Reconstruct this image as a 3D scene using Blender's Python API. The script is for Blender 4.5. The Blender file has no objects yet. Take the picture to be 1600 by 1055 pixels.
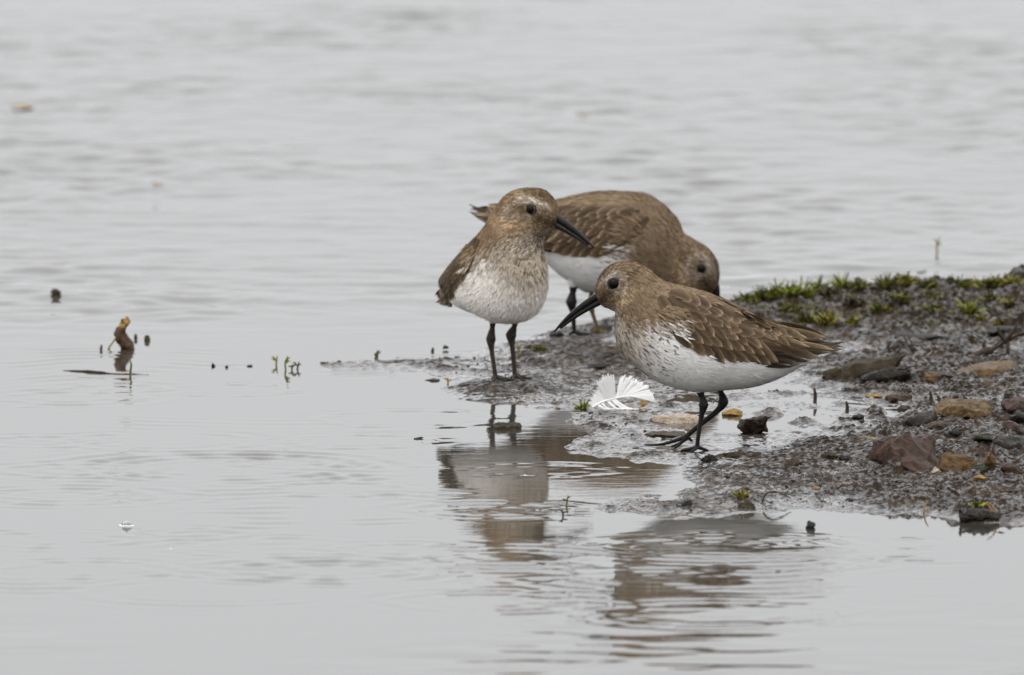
import bpy, bmesh, math, random
import numpy as np
from mathutils import Vector, Matrix, noise as mnoise
from mathutils.bvhtree import BVHTree

SC = bpy.context.scene
COL = SC.collection
R = math.radians

# ------------------------------------------------------------------ camera
PITCH = R(5.2)          # looking down over the water from a low bank
DIST = 12.0             # metres to the middle of the picture
FRAME_W = 0.615         # metres across the frame at that distance
S0 = FRAME_W / 1600.0
CAM = Vector((0, -DIST * math.cos(PITCH), DIST * math.sin(PITCH)))
FWD = Vector((0, math.cos(PITCH), -math.sin(PITCH)))
UPV = Vector((0, math.sin(PITCH), math.cos(PITCH)))
cam_d = bpy.data.cameras.new("camera")
cam = bpy.data.objects.new("camera", cam_d)
COL.objects.link(cam)
cam.location = CAM
cam.rotation_euler = (math.pi / 2 - PITCH, 0, 0)
cam_d.sensor_width = 36.0
cam_d.lens = 36.0 * DIST / FRAME_W
cam_d.clip_start = 0.1
cam_d.clip_end = 5000
cam_d.dof.use_dof = True
cam_d.dof.focus_distance = 11.30
cam_d.dof.aperture_fstop = 28.0
SC.camera = cam

# ------------------------------------------------------------------ sky and sun (overcast)
SUN_EL, SUN_AZ = R(58), R(-60)
world = bpy.data.worlds.new("World")
SC.world = world
world.use_nodes = True
wt = world.node_tree
wt.nodes.clear()
w_out = wt.nodes.new("ShaderNodeOutputWorld")
w_bg = wt.nodes.new("ShaderNodeBackground")
w_sky = wt.nodes.new("ShaderNodeTexSky")
w_sky.sky_type = 'NISHITA'
w_sky.sun_disc = False
w_sky.sun_elevation = SUN_EL
w_sky.sun_rotation = SUN_AZ
w_sky.dust_density = 4.0
w_hsv = wt.nodes.new("ShaderNodeHueSaturation")
w_hsv.inputs["Saturation"].default_value = 0.25
w_mix = wt.nodes.new("ShaderNodeMix")          # closed cloud cover over the clear-sky light
w_mix.data_type = 'RGBA'
w_mix.inputs[0].default_value = 0.85
w_co = wt.nodes.new("ShaderNodeTexCoord")
w_sep = wt.nodes.new("ShaderNodeSeparateXYZ")
w_abs = wt.nodes.new("ShaderNodeMath"); w_abs.operation = 'ABSOLUTE'
w_gr = wt.nodes.new("ShaderNodeMapRange")       # standard overcast sky: brighter overhead than at the horizon
w_gr.inputs[3].default_value = 1.0; w_gr.inputs[4].default_value = 2.9
w_sc = wt.nodes.new("ShaderNodeVectorMath"); w_sc.operation = 'SCALE'
w_sc.inputs[0].default_value = (10.0, 10.12, 10.34)
wt.links.new(w_co.outputs["Generated"], w_sep.inputs[0])
wt.links.new(w_sep.outputs[2], w_abs.inputs[0])
wt.links.new(w_abs.outputs[0], w_gr.inputs[0])
wt.links.new(w_gr.outputs[0], w_sc.inputs["Scale"])
wt.links.new(w_sc.outputs[0], w_mix.inputs[7])
wt.links.new(w_sky.outputs[0], w_hsv.inputs["Color"])
wt.links.new(w_hsv.outputs[0], w_mix.inputs[6])
wt.links.new(w_mix.outputs[2], w_bg.inputs[0])
w_bg.inputs[1].default_value = 0.1
wt.links.new(w_bg.outputs[0], w_out.inputs[0])

sun_d = bpy.data.lights.new("sun", 'SUN')
sun_d.energy = 0.8
sun_d.angle = R(25)
sun_d.color = (1.0, 0.96, 0.9)
sun = bpy.data.objects.new("sun", sun_d)
COL.objects.link(sun)
sun.rotation_euler = (R(90) - SUN_EL, 0, R(-25))

SC.view_settings.view_transform = 'Standard'
SC.view_settings.look = 'None'
SC.view_settings.gamma = 1.0
SC.view_settings.exposure = -0.10
SC.view_settings.use_curve_mapping = False

# ------------------------------------------------------------------ helpers
def ground(px, py, z=0.0):
    """point of the plane z that shows at photograph pixel px, py"""
    d = FWD + Vector((1, 0, 0)) * ((px - 800) * S0 / DIST) + UPV * ((527.5 - py) * S0 / DIST)
    t = (z - CAM.z) / d.z
    return CAM + d * t

def to_px(X, Y, Z):
    dx, dy, dz = X - CAM.x, Y - CAM.y, Z - CAM.z
    dep = dy * FWD.y + dz * FWD.z
    up = dy * UPV.y + dz * UPV.z
    return 800 + dx / dep * DIST / S0, 527.5 - up / dep * DIST / S0

def px_size(p):
    return S0 * ((Vector(p) - CAM).dot(FWD)) / DIST

def _hash(ix, iy, seed):
    h = (ix.astype(np.int64) * 374761393 + iy.astype(np.int64) * 668265263 + seed * 974711) & 0x7fffffff
    h = ((h ^ (h >> 13)) * 1274126177) & 0x7fffffff
    h = (h ^ (h >> 16)) & 0x7fffffff
    return h.astype(np.float64) / 0x7fffffff * 2 * np.pi

def perlin(x, y, seed=0):
    x = np.asarray(x, float); y = np.asarray(y, float)
    ix = np.floor(x); iy = np.floor(y)
    fx = x - ix; fy = y - iy
    u = fx * fx * fx * (fx * (fx * 6 - 15) + 10); v = fy * fy * fy * (fy * (fy * 6 - 15) + 10)
    def g(ax, ay):
        a = _hash(ix + ax, iy + ay, seed)
        return np.cos(a) * (fx - ax) + np.sin(a) * (fy - ay)
    n0 = g(0, 0) * (1 - u) + g(1, 0) * u
    n1 = g(0, 1) * (1 - u) + g(1, 1) * u
    return (n0 * (1 - v) + n1 * v) * 1.5

def smooth01(t):
    t = np.clip(t, 0, 1)
    return t * t * (3 - 2 * t)

def mesh_obj(name, verts, faces, mat=None, parent=None, smooth=True, colors=None):
    me = bpy.data.meshes.new(name)
    me.from_pydata([tuple(v) for v in verts], [], faces)
    if smooth:
        me.polygons.foreach_set("use_smooth", [True] * len(me.polygons))
    if colors is not None:
        a = me.color_attributes.new("col", 'FLOAT_COLOR', 'POINT')
        c = np.ones((len(verts), 4)); c[:, :3] = np.asarray(colors)
        a.data.foreach_set("color", c.ravel())
    if mat: me.materials.append(mat)
    me.update()
    o = bpy.data.objects.new(name, me)
    COL.objects.link(o)
    if parent: o.parent = parent
    return o

def grid_obj(name, X, Y, Z, mat):
    ny, nx = X.shape
    me = bpy.data.meshes.new(name)
    co = np.stack([X, Y, Z], -1).reshape(-1, 3)
    me.vertices.add(len(co)); me.vertices.foreach_set("co", co.ravel())
    i = np.arange(ny * nx).reshape(ny, nx)
    q = np.stack([i[:-1, :-1], i[:-1, 1:], i[1:, 1:], i[1:, :-1]], -1).reshape(-1, 4)
    n = len(q)
    me.loops.add(n * 4); me.loops.foreach_set("vertex_index", q.ravel())
    me.polygons.add(n)
    me.polygons.foreach_set("loop_start", np.arange(n) * 4)
    me.polygons.foreach_set("loop_total", np.full(n, 4))
    me.polygons.foreach_set("use_smooth", np.ones(n, bool))
    me.update(calc_edges=True); me.validate()
    me.materials.append(mat)
    o = bpy.data.objects.new(name, me)
    COL.objects.link(o)
    return o

def empty(name, loc):
    o = bpy.data.objects.new(name, None)
    o.empty_display_size = 0.01
    COL.objects.link(o)
    o.location = loc
    return o

def tag(o, label=None, cat=None, group=None, kind=None):
    if label: o["label"] = label
    if cat: o["category"] = cat
    if group: o["group"] = group
    if kind: o["kind"] = kind
    return o

# ------------------------------------------------------------------ materials
def new_mat(name):
    m = bpy.data.materials.new(name)
    m.use_nodes = True
    nt = m.node_tree
    return m, nt, nt.nodes["Principled BSDF"]

def nnoise(nt, scale, detail=4, rough=0.55, vec=None, dist=0.0):
    n = nt.nodes.new("ShaderNodeTexNoise")
    n.inputs["Scale"].default_value = scale
    n.inputs["Detail"].default_value = detail
    n.inputs["Roughness"].default_value = rough
    n.inputs["Distortion"].default_value = dist
    if vec: nt.links.new(vec, n.inputs["Vector"])
    return n

def ramp(nt, src, stops):
    r = nt.nodes.new("ShaderNodeValToRGB")
    e = r.color_ramp.elements
    while len(e) < len(stops): e.new(0.5)
    for el, (p, c) in zip(e, stops):
        el.position = p
        el.color = (*c, 1) if len(c) == 3 else c
    nt.links.new(src, r.inputs[0])
    return r

def bump(nt, src, dist, strength=1.0, prev=None):
    b = nt.nodes.new("ShaderNodeBump")
    b.inputs["Distance"].default_value = dist
    b.inputs["Strength"].default_value = strength
    nt.links.new(src, b.inputs["Height"])
    if prev: nt.links.new(prev, b.inputs["Normal"])
    return b

def coords(nt, kind="Object"):
    return nt.nodes.new("ShaderNodeTexCoord").outputs[kind]

def simple_mat(name, c1, c2, scale=200, rough=0.5, bump_d=0.0004, spec=0.15, bscale=None, rough2=None):
    m, nt, p = new_mat(name)
    v = coords(nt)
    n = nnoise(nt, scale, 5, 0.6, v)
    r = ramp(nt, n.outputs[0], [(0.35, c1), (0.65, c2)])
    nt.links.new(r.outputs[0], p.inputs["Base Color"])
    p.inputs["Roughness"].default_value = rough
    if rough2 is not None:
        rr = ramp(nt, nnoise(nt, scale * 0.7, 3, 0.6, v).outputs[0], [(0.35, (rough,) * 3), (0.65, (rough2,) * 3)])
        nt.links.new(rr.outputs[0], p.inputs["Roughness"])
    p.inputs["Specular IOR Level"].default_value = spec
    if bump_d:
        b = bump(nt, nnoise(nt, bscale or scale * 2, 5, 0.65, v).outputs[0], bump_d)
        nt.links.new(b.outputs[0], p.inputs["Normal"])
    return m

def attr_mat(name, rough=0.75, spec=0.25, streak=0.0, bscale=1200, sheen=0.0):
    """plumage colour carried by the feather mesh, root shade painted in on wing feathers"""
    m, nt, p = new_mat(name)
    a = nt.nodes.new("ShaderNodeAttribute"); a.attribute_name = "col"
    v = coords(nt)
    n = nnoise(nt, bscale, 3, 0.6, v)
    mx = nt.nodes.new("ShaderNodeMix"); mx.data_type = 'RGBA'; mx.blend_type = 'MULTIPLY'
    mx.inputs[0].default_value = 1.0
    r = ramp(nt, n.outputs[0], [(0.3, (1 - streak,) * 3), (0.7, (1 + 0 * streak,) * 3)])
    nt.links.new(a.outputs["Color"], mx.inputs[6]); nt.links.new(r.outputs[0], mx.inputs[7])
    nt.links.new(mx.outputs[2], p.inputs["Base Color"])
    p.inputs["Roughness"].default_value = rough
    p.inputs["Specular IOR Level"].default_value = spec
    p.inputs["Sheen Weight"].default_value = sheen
    return m

M = {}
M['plumage'] = attr_mat('plumage', 0.9, 0.04, 0.15)
M['feather'] = attr_mat('feather', 0.7, 0.10, 0.28, 900)
M['bill'] = simple_mat('bill', (0.006, 0.0055, 0.005), (0.014, 0.012, 0.011), 300, 0.2, 0.0001, 0.16)
M['leg'] = simple_mat('leg', (0.007, 0.0065, 0.006), (0.02, 0.018, 0.016), 500, 0.35, 0.0002, 0.12)
M['leg_brown'] = simple_mat('leg_brown', (0.018, 0.013, 0.010), (0.045, 0.033, 0.025), 500, 0.45, 0.0002, 0.12)
M['leg_olive'] = simple_mat('leg_olive', (0.10, 0.07, 0.025), (0.16, 0.11, 0.04), 500, 0.5, 0.0002)
M['eye'] = simple_mat('eye', (0.003, 0.002, 0.002), (0.005, 0.004, 0.003), 100, 0.03, 0, 0.12)
M['lid'] = simple_mat('eyelid', (0.04, 0.033, 0.027), (0.08, 0.066, 0.054), 600, 0.7, 0.0001)

def water_mat():
    m, nt, p = new_mat('water')
    nt.nodes.remove(p)
    out = nt.nodes["Material Output"]
    v = coords(nt)
    mp = nt.nodes.new("ShaderNodeMapping"); mp.inputs["Scale"].default_value = (0.4, 1.0, 1.0)
    nt.links.new(v, mp.inputs[0])
    n1 = nnoise(nt, 75, 4, 0.6, mp.outputs[0], 0.6)
    b1 = bump(nt, n1.outputs[0], 0.00006, 1.0)
    fr = nt.nodes.new("ShaderNodeFresnel"); fr.inputs[0].default_value = 1.333
    nt.links.new(b1.outputs[0], fr.inputs["Normal"])
    gl = nt.nodes.new("ShaderNodeBsdfGlossy"); gl.inputs["Roughness"].default_value = 0.015
    gl.inputs["Color"].default_value = (1, 1, 1, 1)
    nt.links.new(b1.outputs[0], gl.inputs["Normal"])
    tr = nt.nodes.new("ShaderNodeBsdfTransparent"); tr.inputs["Color"].default_value = (0.62, 0.58, 0.52, 1)
    df = nt.nodes.new("ShaderNodeBsdfDiffuse"); df.inputs["Color"].default_value = (0.055, 0.05, 0.042, 1)
    body = nt.nodes.new("ShaderNodeMixShader"); body.inputs[0].default_value = 0.7   # suspended silt
    nt.links.new(tr.outputs[0], body.inputs[1]); nt.links.new(df.outputs[0], body.inputs[2])
    mx = nt.nodes.new("ShaderNodeMixShader")
    nt.links.new(fr.outputs[0], mx.inputs[0])
    nt.links.new(body.outputs[0], mx.inputs[1]); nt.links.new(gl.outputs[0], mx.inputs[2])
    nt.links.new(mx.outputs[0], out.inputs[0])
    return m

def mud_mat():
    m, nt, p = new_mat('wet_mud')
    v = coords(nt)
    n1 = nnoise(nt, 45, 6, 0.65, v, 0.4)
    n2 = nnoise(nt, 260, 5, 0.65, v)
    n3 = nnoise(nt, 900, 4, 0.7, v)
    c = ramp(nt, n1.outputs[0], [(0.3, (0.011, 0.0065, 0.0035)), (0.5, (0.030, 0.019, 0.011)), (0.72, (0.085, 0.056, 0.032))])
    mx = nt.nodes.new("ShaderNodeMix"); mx.data_type = 'RGBA'; mx.blend_type = 'MULTIPLY'; mx.inputs[0].default_value = 0.95
    c2 = ramp(nt, n2.outputs[0], [(0.40, (0.22, 0.2, 0.18)), (0.58, (1, 1, 1))])
    nt.links.new(c.outputs[0], mx.inputs[6]); nt.links.new(c2.outputs[0], mx.inputs[7])
    nt.links.new(mx.outputs[2], p.inputs["Base Color"])
    rr = ramp(nt, n2.outputs[0], [(0.42, (0.09,) * 3), (0.53, (0.5,) * 3)])
    nt.links.new(rr.outputs[0], p.inputs["Roughness"])
    b1 = bump(nt, n2.outputs[0], 0.0026)
    geo = nt.nodes.new("ShaderNodeSeparateXYZ"); nt.links.new(v, geo.inputs[0])
    wet = nt.nodes.new("ShaderNodeMapRange")      # film of water where the mud lies low
    wet.inputs[1].default_value = 0.0013; wet.inputs[2].default_value = 0.0030; wet.inputs[3].default_value = 0.95; wet.inputs[4].default_value = 0.0
    patch = nt.nodes.new("ShaderNodeMath"); patch.operation = 'MULTIPLY_ADD'      # silt films lie in patches
    patch.inputs[1].default_value = -0.011; nt.links.new(nnoise(nt, 26, 4, 0.6, v, 0.8).outputs[0], patch.inputs[0])
    lvl = nt.nodes.new("ShaderNodeMath"); lvl.operation = 'ADD'; lvl.inputs[1].default_value = 0.0055
    nt.links.new(geo.outputs[2], patch.inputs[2]); nt.links.new(patch.outputs[0], lvl.inputs[0])
    nt.links.new(lvl.outputs[0], wet.inputs[0]); nt.links.new(wet.outputs[0], p.inputs['Coat Weight'])
    sl = ramp(nt, n2.outputs[0], [(0.43, (0.85,) * 3), (0.52, (0.03,) * 3)]); nt.links.new(sl.outputs[0], p.inputs['Specular IOR Level'])
    p.inputs['Coat Roughness'].default_value = 0.07
    p.inputs['Coat IOR'].default_value = 1.33
    b2 = bump(nt, n3.outputs[0], 0.0006, 1.0, b1.outputs[0])
    nt.links.new(b2.outputs[0], p.inputs["Normal"])
    return m

M['water'] = water_mat()
M['mud'] = mud_mat()

# ------------------------------------------------------------------ the mud spit and the bed
SPIT = [(520, 571), (600, 566), (700, 560), (790, 547), (850, 524), (950, 503), (1100, 482), (1200, 470), (1350, 462),
        (1500, 456), (3400, 440), (3600, 900), (2300, 870), (1600, 824), (1500, 812), (1470, 804), (1300, 800),
        (1160, 802), (1060, 806), (945, 798), (940, 786), (1010, 774), (1085, 758), (1072, 737), (1096, 724),
        (1045, 724), (1000, 722), (945, 712), (895, 708), (875, 698), (925, 680), (900, 661), (912, 646), (856, 636),
        (760, 632), (715, 622), (706, 609), (728, 596), (690, 586), (610, 578)]
YK = 3.0
_spx = np.array([p[0] for p in SPIT], float); _spy = np.array([p[1] for p in SPIT], float) * YK

def spit_sd(gx, gy):
    """signed distance to the shoreline in picture-like units, positive on the mud"""
    x = gx; y = gy * YK
    d2 = np.full(x.shape, 1e18); inside = np.zeros(x.shape, bool)
    n = len(_spx)
    for i in range(n):
        x0, y0, x1, y1 = _spx[i], _spy[i], _spx[(i + 1) % n], _spy[(i + 1) % n]
        ex, ey = x1 - x0, y1 - y0
        t = np.clip(((x - x0) * ex + (y - y0) * ey) / (ex * ex + ey * ey), 0, 1)
        dd = (x - x0 - t * ex) ** 2 + (y - y0 - t * ey) ** 2
        d2 = np.minimum(d2, dd)
        c = ((y0 > y) != (y1 > y)) & (x < ex * (y - y0) / (ey if ey else 1e-9) + x0)
        inside ^= c
    d = np.sqrt(d2)
    return np.where(inside, d, -d)

# (photo px of the ground, height change in mm, radius in px sideways, in depth)
MOUNDS = [(1400, 715, 5, 170, 30), (1540, 700, 5, 120, 40), (1530, 796, 7, 42, 7), (1170, 783, 4, 30, 6), (760, 610, 3, 50, 9),
          (1260, 655, -2.4, 130, 26), (1130, 665, -1.8, 90, 14), (1200, 600, -1.2, 120, 16), (1340, 625, -1.6, 130, 18), (1440, 548, -1.5, 150, 12), (1000, 560, 2, 140, 16), (860, 600, 1.5, 90, 16),
          (1360, 590, 1, 80, 12), (1210, 735, 1.8, 60, 7), (1150, 718, 3, 26, 3), (1285, 705, 4, 40, 4), (1240, 722, 2.5, 25, 3),
          (1060, 795, 3.0, 40, 4), (610, 571, 1.5, 110, 3.5), (510, 572, 0.8, 60, 2.5), (690, 566, 1.5, 60, 5), (990, 640, -1.2, 70, 8)]

def PLAT(gx, gy):
    """mean level of the mud in mm: almost awash in front, higher to the right and the back"""
    return 0.5 + 1.4 * smooth01((gx - 1230) / 200) + 1.2 * smooth01((620 - gy) / 60) + 0.9 * smooth01((gy - 735) / 40) * smooth01((gx - 1150) / 100)

def mud_height(X, Y):
    gx, gy = to_px(X, Y, np.zeros_like(X))
    far = (np.abs(X) > 3.0) | (Y > 5) | (Y < -4)
    gx = np.clip(gx, -2500, 4000); gy = np.clip(gy, -900, 2200)
    wob = 16 * perlin(X * 28, Y * 9, 3) + 9 * perlin(X * 75, Y * 26, 4)
    sd = spit_sd(gx, gy) + wob
    sd = np.where(far & (sd > 0), -60, sd)
    h = np.where(sd > 0, PLAT(gx, gy) * (1 - np.exp(-np.maximum(sd, 0) / 40.0)), np.maximum(sd * 0.07, -22.0))
    # back ridge
    rx = [500, 850, 1000, 1150, 1300, 1450, 2600, 3600]
    ry = np.interp(gx, rx, [545, 531, 513, 492, 490, 488, 486, 486])
    rh = np.interp(gx, rx, [0, 2, 5, 8, 12, 14, 20, 20])
    dd = gy - ry
    h = h + rh * np.exp(-(dd / np.where(dd > 0, 20.0, 13.0)) ** 2)
    for (mx, my, mh, sx, sy) in MOUNDS:
        h = h + mh * np.exp(-((gx - mx) / sx) ** 2 - ((gy - my) / sy) ** 2)
    k = smooth01((sd + 30) / 60)
    rough = 0.55 + 0.75 * smooth01((gx - 1180) / 250) + 0.5 * np.exp(-((gy - 492) / 22.0) ** 2)
    n = 2.1 * perlin(X * 11, Y * 7, 11) + 2.1 * perlin(X * 34, Y * 26, 12) * rough + 2.6 * (0.42 - np.abs(perlin(X * 62, Y * 52, 13))) * rough \
        + 2.0 * (0.3 - np.abs(perlin(X * 125, Y * 105, 14))) * rough + 1.1 * perlin(X * 260, Y * 210, 15) * rough
    clod = np.maximum(0, perlin(X * 50 + 7, Y * 40, 21) - 0.38) * 11 * rough
    h = h + k * (n + clod)
    return h * 0.001

def axis(lo, hi, step, far, grow=1.35):
    a = list(np.arange(lo, hi, step))
    s = step; x = a[-1]
    up = []
    while x < far:
        s *= grow; x += s; up.append(x)
    s = step; x = a[0]; dn = []
    while x > -far:
        s *= grow; x -= s; dn.append(x)
    return np.array(dn[::-1] + a + up)

gxA = axis(ground(520, 600).x, 0.40, 0.0011, 900)
gyA = axis(ground(800, 836).y, ground(800, 446).y, 0.0021, 900)
GX, GY = np.meshgrid(gxA, gyA)
GZ = mud_height(GX, GY)

def set_pad(px, py, z, rx, ry):
    """press the mud to a level where a foot stands"""
    p = ground(px, py, z)
    w = np.exp(-(((GX - p.x) / rx) ** 2 + ((GY - p.y) / ry) ** 2))
    GZ[:] = GZ * (1 - w) + z * w

FOOT_A = (1093, 703, 0.0006)
FOOT_B = (786, 593, 0.0022)
FOOT_C = (905, 522, 0.0035)
set_pad(1060, 700, 0.0006, 0.030, 0.030)
set_pad(1093, 703, 0.0006, 0.016, 0.030)
set_pad(786, 593, 0.0022, 0.016, 0.035)
set_pad(905, 522, 0.0035, 0.018, 0.05)
mud = tag(grid_obj("mud_ground", GX, GY, GZ, M['mud']), kind="structure")

def mud_z(x, y):
    i = min(max(int(np.searchsorted(gxA, x)) - 1, 0), len(gxA) - 2)
    j = min(max(int(np.searchsorted(gyA, y)) - 1, 0), len(gyA) - 2)
    u = (x - gxA[i]) / (gxA[i + 1] - gxA[i]); v = (y - gyA[j]) / (gyA[j + 1] - gyA[j])
    return float((GZ[j, i] * (1 - u) + GZ[j, i + 1] * u) * (1 - v) + (GZ[j + 1, i] * (1 - u) + GZ[j + 1, i + 1] * u) * v)

def on_mud(px, py, floor=0.0):
    """where the line of sight first meets mud or water"""
    z = 0.03
    while z > floor:
        p = ground(px, py, z)
        if mud_z(p.x, p.y) >= z: return p
        z -= 0.0004
    return ground(px, py, floor)

# ------------------------------------------------------------------ water
rng = np.random.default_rng(5)
wxA = axis(-0.42, 0.42, 0.0031, 2500)
y_near, y_mid, y_far = ground(800, 1075).y, ground(800, 545).y, ground(800, -25).y
a = list(np.arange(y_near, y_mid, 0.0023)); b = list(np.arange(y_mid, y_far, 0.0075))
up = []; s = 0.011; yv = b[-1]
while yv < 2500: s *= 1.35; yv += s; up.append(yv)
dn = []; s = 0.0023; yv = a[0]
while yv > -2500: s *= 1.35; yv -= s; dn.append(yv)
wyA = np.array(dn[::-1] + a + b + up)
WX, WY = np.meshgrid(wxA, wyA)
wgx, wgy = to_px(WX, WY, np.zeros_like(WX))
inview = smooth01((3.0 - np.abs(WX)) / 2) * smooth01((9 - np.abs(WY)) / 3)
far_k = smooth01((560 - wgy) / 110) * inview
near_k = smooth01((wgy - 905) / 120) * inview
WZ = far_k * 0.0014 * (perlin(WX * 13 + 1.2 * perlin(WX * 5, WY * 5, 2), WY * 17 + 0.8 * perlin(WX * 8, WY * 6, 6), 31) + 0.75 * perlin(WX * 22, WY * 30, 32) + 0.65 * perlin(WX * 34, WY * 50, 35) + 0.36 * perlin(WX * 52, WY * 85, 38)) * (0.55 + 0.9 * smooth01(0.5 + perlin(WX * 4, WY * 2, 39)))
WZ += far_k * 0.0011 * perlin(WX * 2.0, WY * 4.5, 33)
WZ += near_k * 0.0008 * smooth01(0.45 + 1.2 * perlin(WX * 4, WY * 3, 40)) * (perlin(WX * 10, WY * 17, 34) + 0.6 * perlin(WX * 24, WY * 33, 36))
WZ += (1 - far_k) * inview * 0.000025 * perlin(WX * 14, WY * 30, 37)
# rain and wader rings: photo px centre, sideways radius px, crests, strength
RINGS = [(114, 622, 103, 2, .8), (180, 607, 70, 2, .8), (360, 610, 98, 1, .7), (352, 731, 234, 3, 1.2), (352, 731, 175, 2, .8),
         (457, 722, 94, 2, 1.), (520, 765, 112, 1, 1.), (254, 778, 88, 2, .8), (100, 775, 130, 3, .9), (297, 834, 88, 1, .8),
         (514, 893, 173, 3, 1.), (514, 893, 110, 2, .7), (140, 890, 130, 2, .8), (90, 843, 120, 3, .9), (420, 855, 150, 2, .7), (1117, 857, 175, 3, .8),
         (1117, 857, 110, 2, .5), (760, 797, 118, 2, .8), (760, 797, 70, 2, .5), (800, 870, 150, 3, .9), (1240, 880, 120, 2, 1.),
         (1010, 905, 130, 3, .9), (640, 655, 140, 1, .7), (560, 690, 110, 1, .8), (250, 690, 150, 2, .7), (620, 860, 100, 2, .6),
         (1330, 850, 120, 1, .6), (60, 690, 90, 2, .8), (330, 925, 200, 2, .5), (1120, 960, 190, 2, .6), (760, 940, 150, 2, .6),
         (120, 735, 110, 2, .9), (850, 735, 100, 1, .5)]
for (cx, cy, rx, nc, st) in RINGS:
    c = ground(cx, cy); rad = rx * px_size(c)
    lam = 0.021
    w = lam * (0.35 + 0.30 * nc)
    jj = np.where((wyA > c.y - rad - 3 * w) & (wyA < c.y + rad + 3 * w))[0]
    ii = np.where((wxA > c.x - rad - 3 * w) & (wxA < c.x + rad + 3 * w))[0]
    if len(jj) < 2 or len(ii) < 2: continue
    sl = np.ix_(jj, ii)
    dx = WX[sl] - c.x; dy = WY[sl] - c.y
    r = np.hypot(dx, dy); th = np.arctan2(dy, dx)
    env = 0.04 + 0.96 * smooth01(0.42 + 1.6 * perlin(3 + 2.6 * np.cos(th) + cx * .01, 3 + 2.6 * np.sin(th), int(cx)))
    dr = r - rad * (1 + 0.02 * np.sin(3 * th + cx))
    WZ[sl] += st * 0.00042 * env * np.exp(-(dr / w) ** 2) * np.cos(2 * np.pi * dr / lam)
# short broken wavelets in the calm water
calm = (1 - far_k) * inview
br = smooth01((perlin(WX * 5, WY * 3.2, 51) - 0.02) * 3)
WZ += calm * br * 0.00024 * np.sin(2 * np.pi * (WY + 0.05 * perlin(WX * 6, WY * 3, 52) + 0.012 * perlin(WX * 25, WY * 5, 55)) / 0.026) * smooth01(perlin(WX * 17, WY * 14, 53) * 2.6 - 0.15)
water = tag(grid_obj("water", WX, WY, WZ, M['water']), kind="structure")

# ------------------------------------------------------------------ birds
def catmull(P, t):
    P = np.asarray(P, float); n = len(P)
    i = np.clip(np.floor(t).astype(int), 0, n - 2); f = (t - i)[:, None]
    p0 = P[np.maximum(i - 1, 0)]; p1 = P[i]; p2 = P[i + 1]; p3 = P[np.minimum(i + 2, n - 1)]
    return 0.5 * (2 * p1 + (p2 - p0) * f + (2 * p0 - 5 * p1 + 4 * p2 - p3) * f ** 2 + (3 * p1 - p0 - 3 * p2 + p3) * f ** 3)

class Loft:
    """body surface: each section = (top f, top v, bottom f, bottom v, half width), f forward, v up, in local px"""
    def __init__(self, secs, S, head_yaw=0.0, pivot=0.0, shift=0.0, yaw_to=5.5):
        self.secs = np.array(secs, float); self.S = S
        self.n = len(secs); self.head_yaw = head_yaw; self.pivot = pivot; self.shift = shift; self.yaw_to = yaw_to
    def yawed(self, p, t):
        """turn the head and neck about a vertical axis"""
        if not self.head_yaw and not self.shift: return p
        k = 1 - smooth01((np.asarray(t) - (self.yaw_to - 3.0)) / 3.0 * 1.0)
        a = self.head_yaw * k
        x = p[..., 0] - self.pivot; y = p[..., 1]
        q = np.empty_like(p)
        q[..., 0] = self.pivot + x * np.cos(a) - y * np.sin(a)
        q[..., 1] = x * np.sin(a) + y * np.cos(a) + self.shift * k
        q[..., 2] = p[..., 2]
        return q
    def at(self, t, phi, raw=False):
        t = np.asarray(t, float); phi = np.asarray(phi, float)
        s = catmull(self.secs, t.ravel()).reshape(t.shape + (5,))
        top = s[..., 0:2]; bot = s[..., 2:4]; w = np.maximum(s[..., 4], 0.5)
        c = (top + bot) / 2; hv = (top - bot) / 2
        cp, sp = np.cos(phi), np.sin(phi)
        p = np.empty(t.shape + (3,))
        p[..., 0] = c[..., 0] + hv[..., 0] * cp
        p[..., 2] = c[..., 1] + hv[..., 1] * cp
        p[..., 1] = w * np.sign(sp) * np.abs(sp) ** 0.92
        if raw: return p
        return self.yawed(p, t) * self.S
    def mesh(self, nt=90, nphi=48):
        t = np.linspace(0, self.n - 1, nt)
        ph = np.linspace(0, 2 * np.pi, nphi, endpoint=False)
        T, PH = np.meshgrid(t, ph, indexing='ij')
        P = self.at(T, PH)
        verts = P.reshape(-1, 3).tolist()
        faces = []
        for i in range(nt - 1):
            for j in range(nphi):
                k = (j + 1) % nphi
                faces.append((i * nphi + j, i * nphi + k, (i + 1) * nphi + k, (i + 1) * nphi + j))
        a = len(verts); verts.append(P[0].mean(0).tolist()); verts.append(P[-1].mean(0).tolist())
        for j in range(nphi):
            k = (j + 1) % nphi
            faces.append((a, k, j)); faces.append((a + 1, (nt - 1) * nphi + j, (nt - 1) * nphi + k))
        return verts, faces, T, PH

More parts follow.
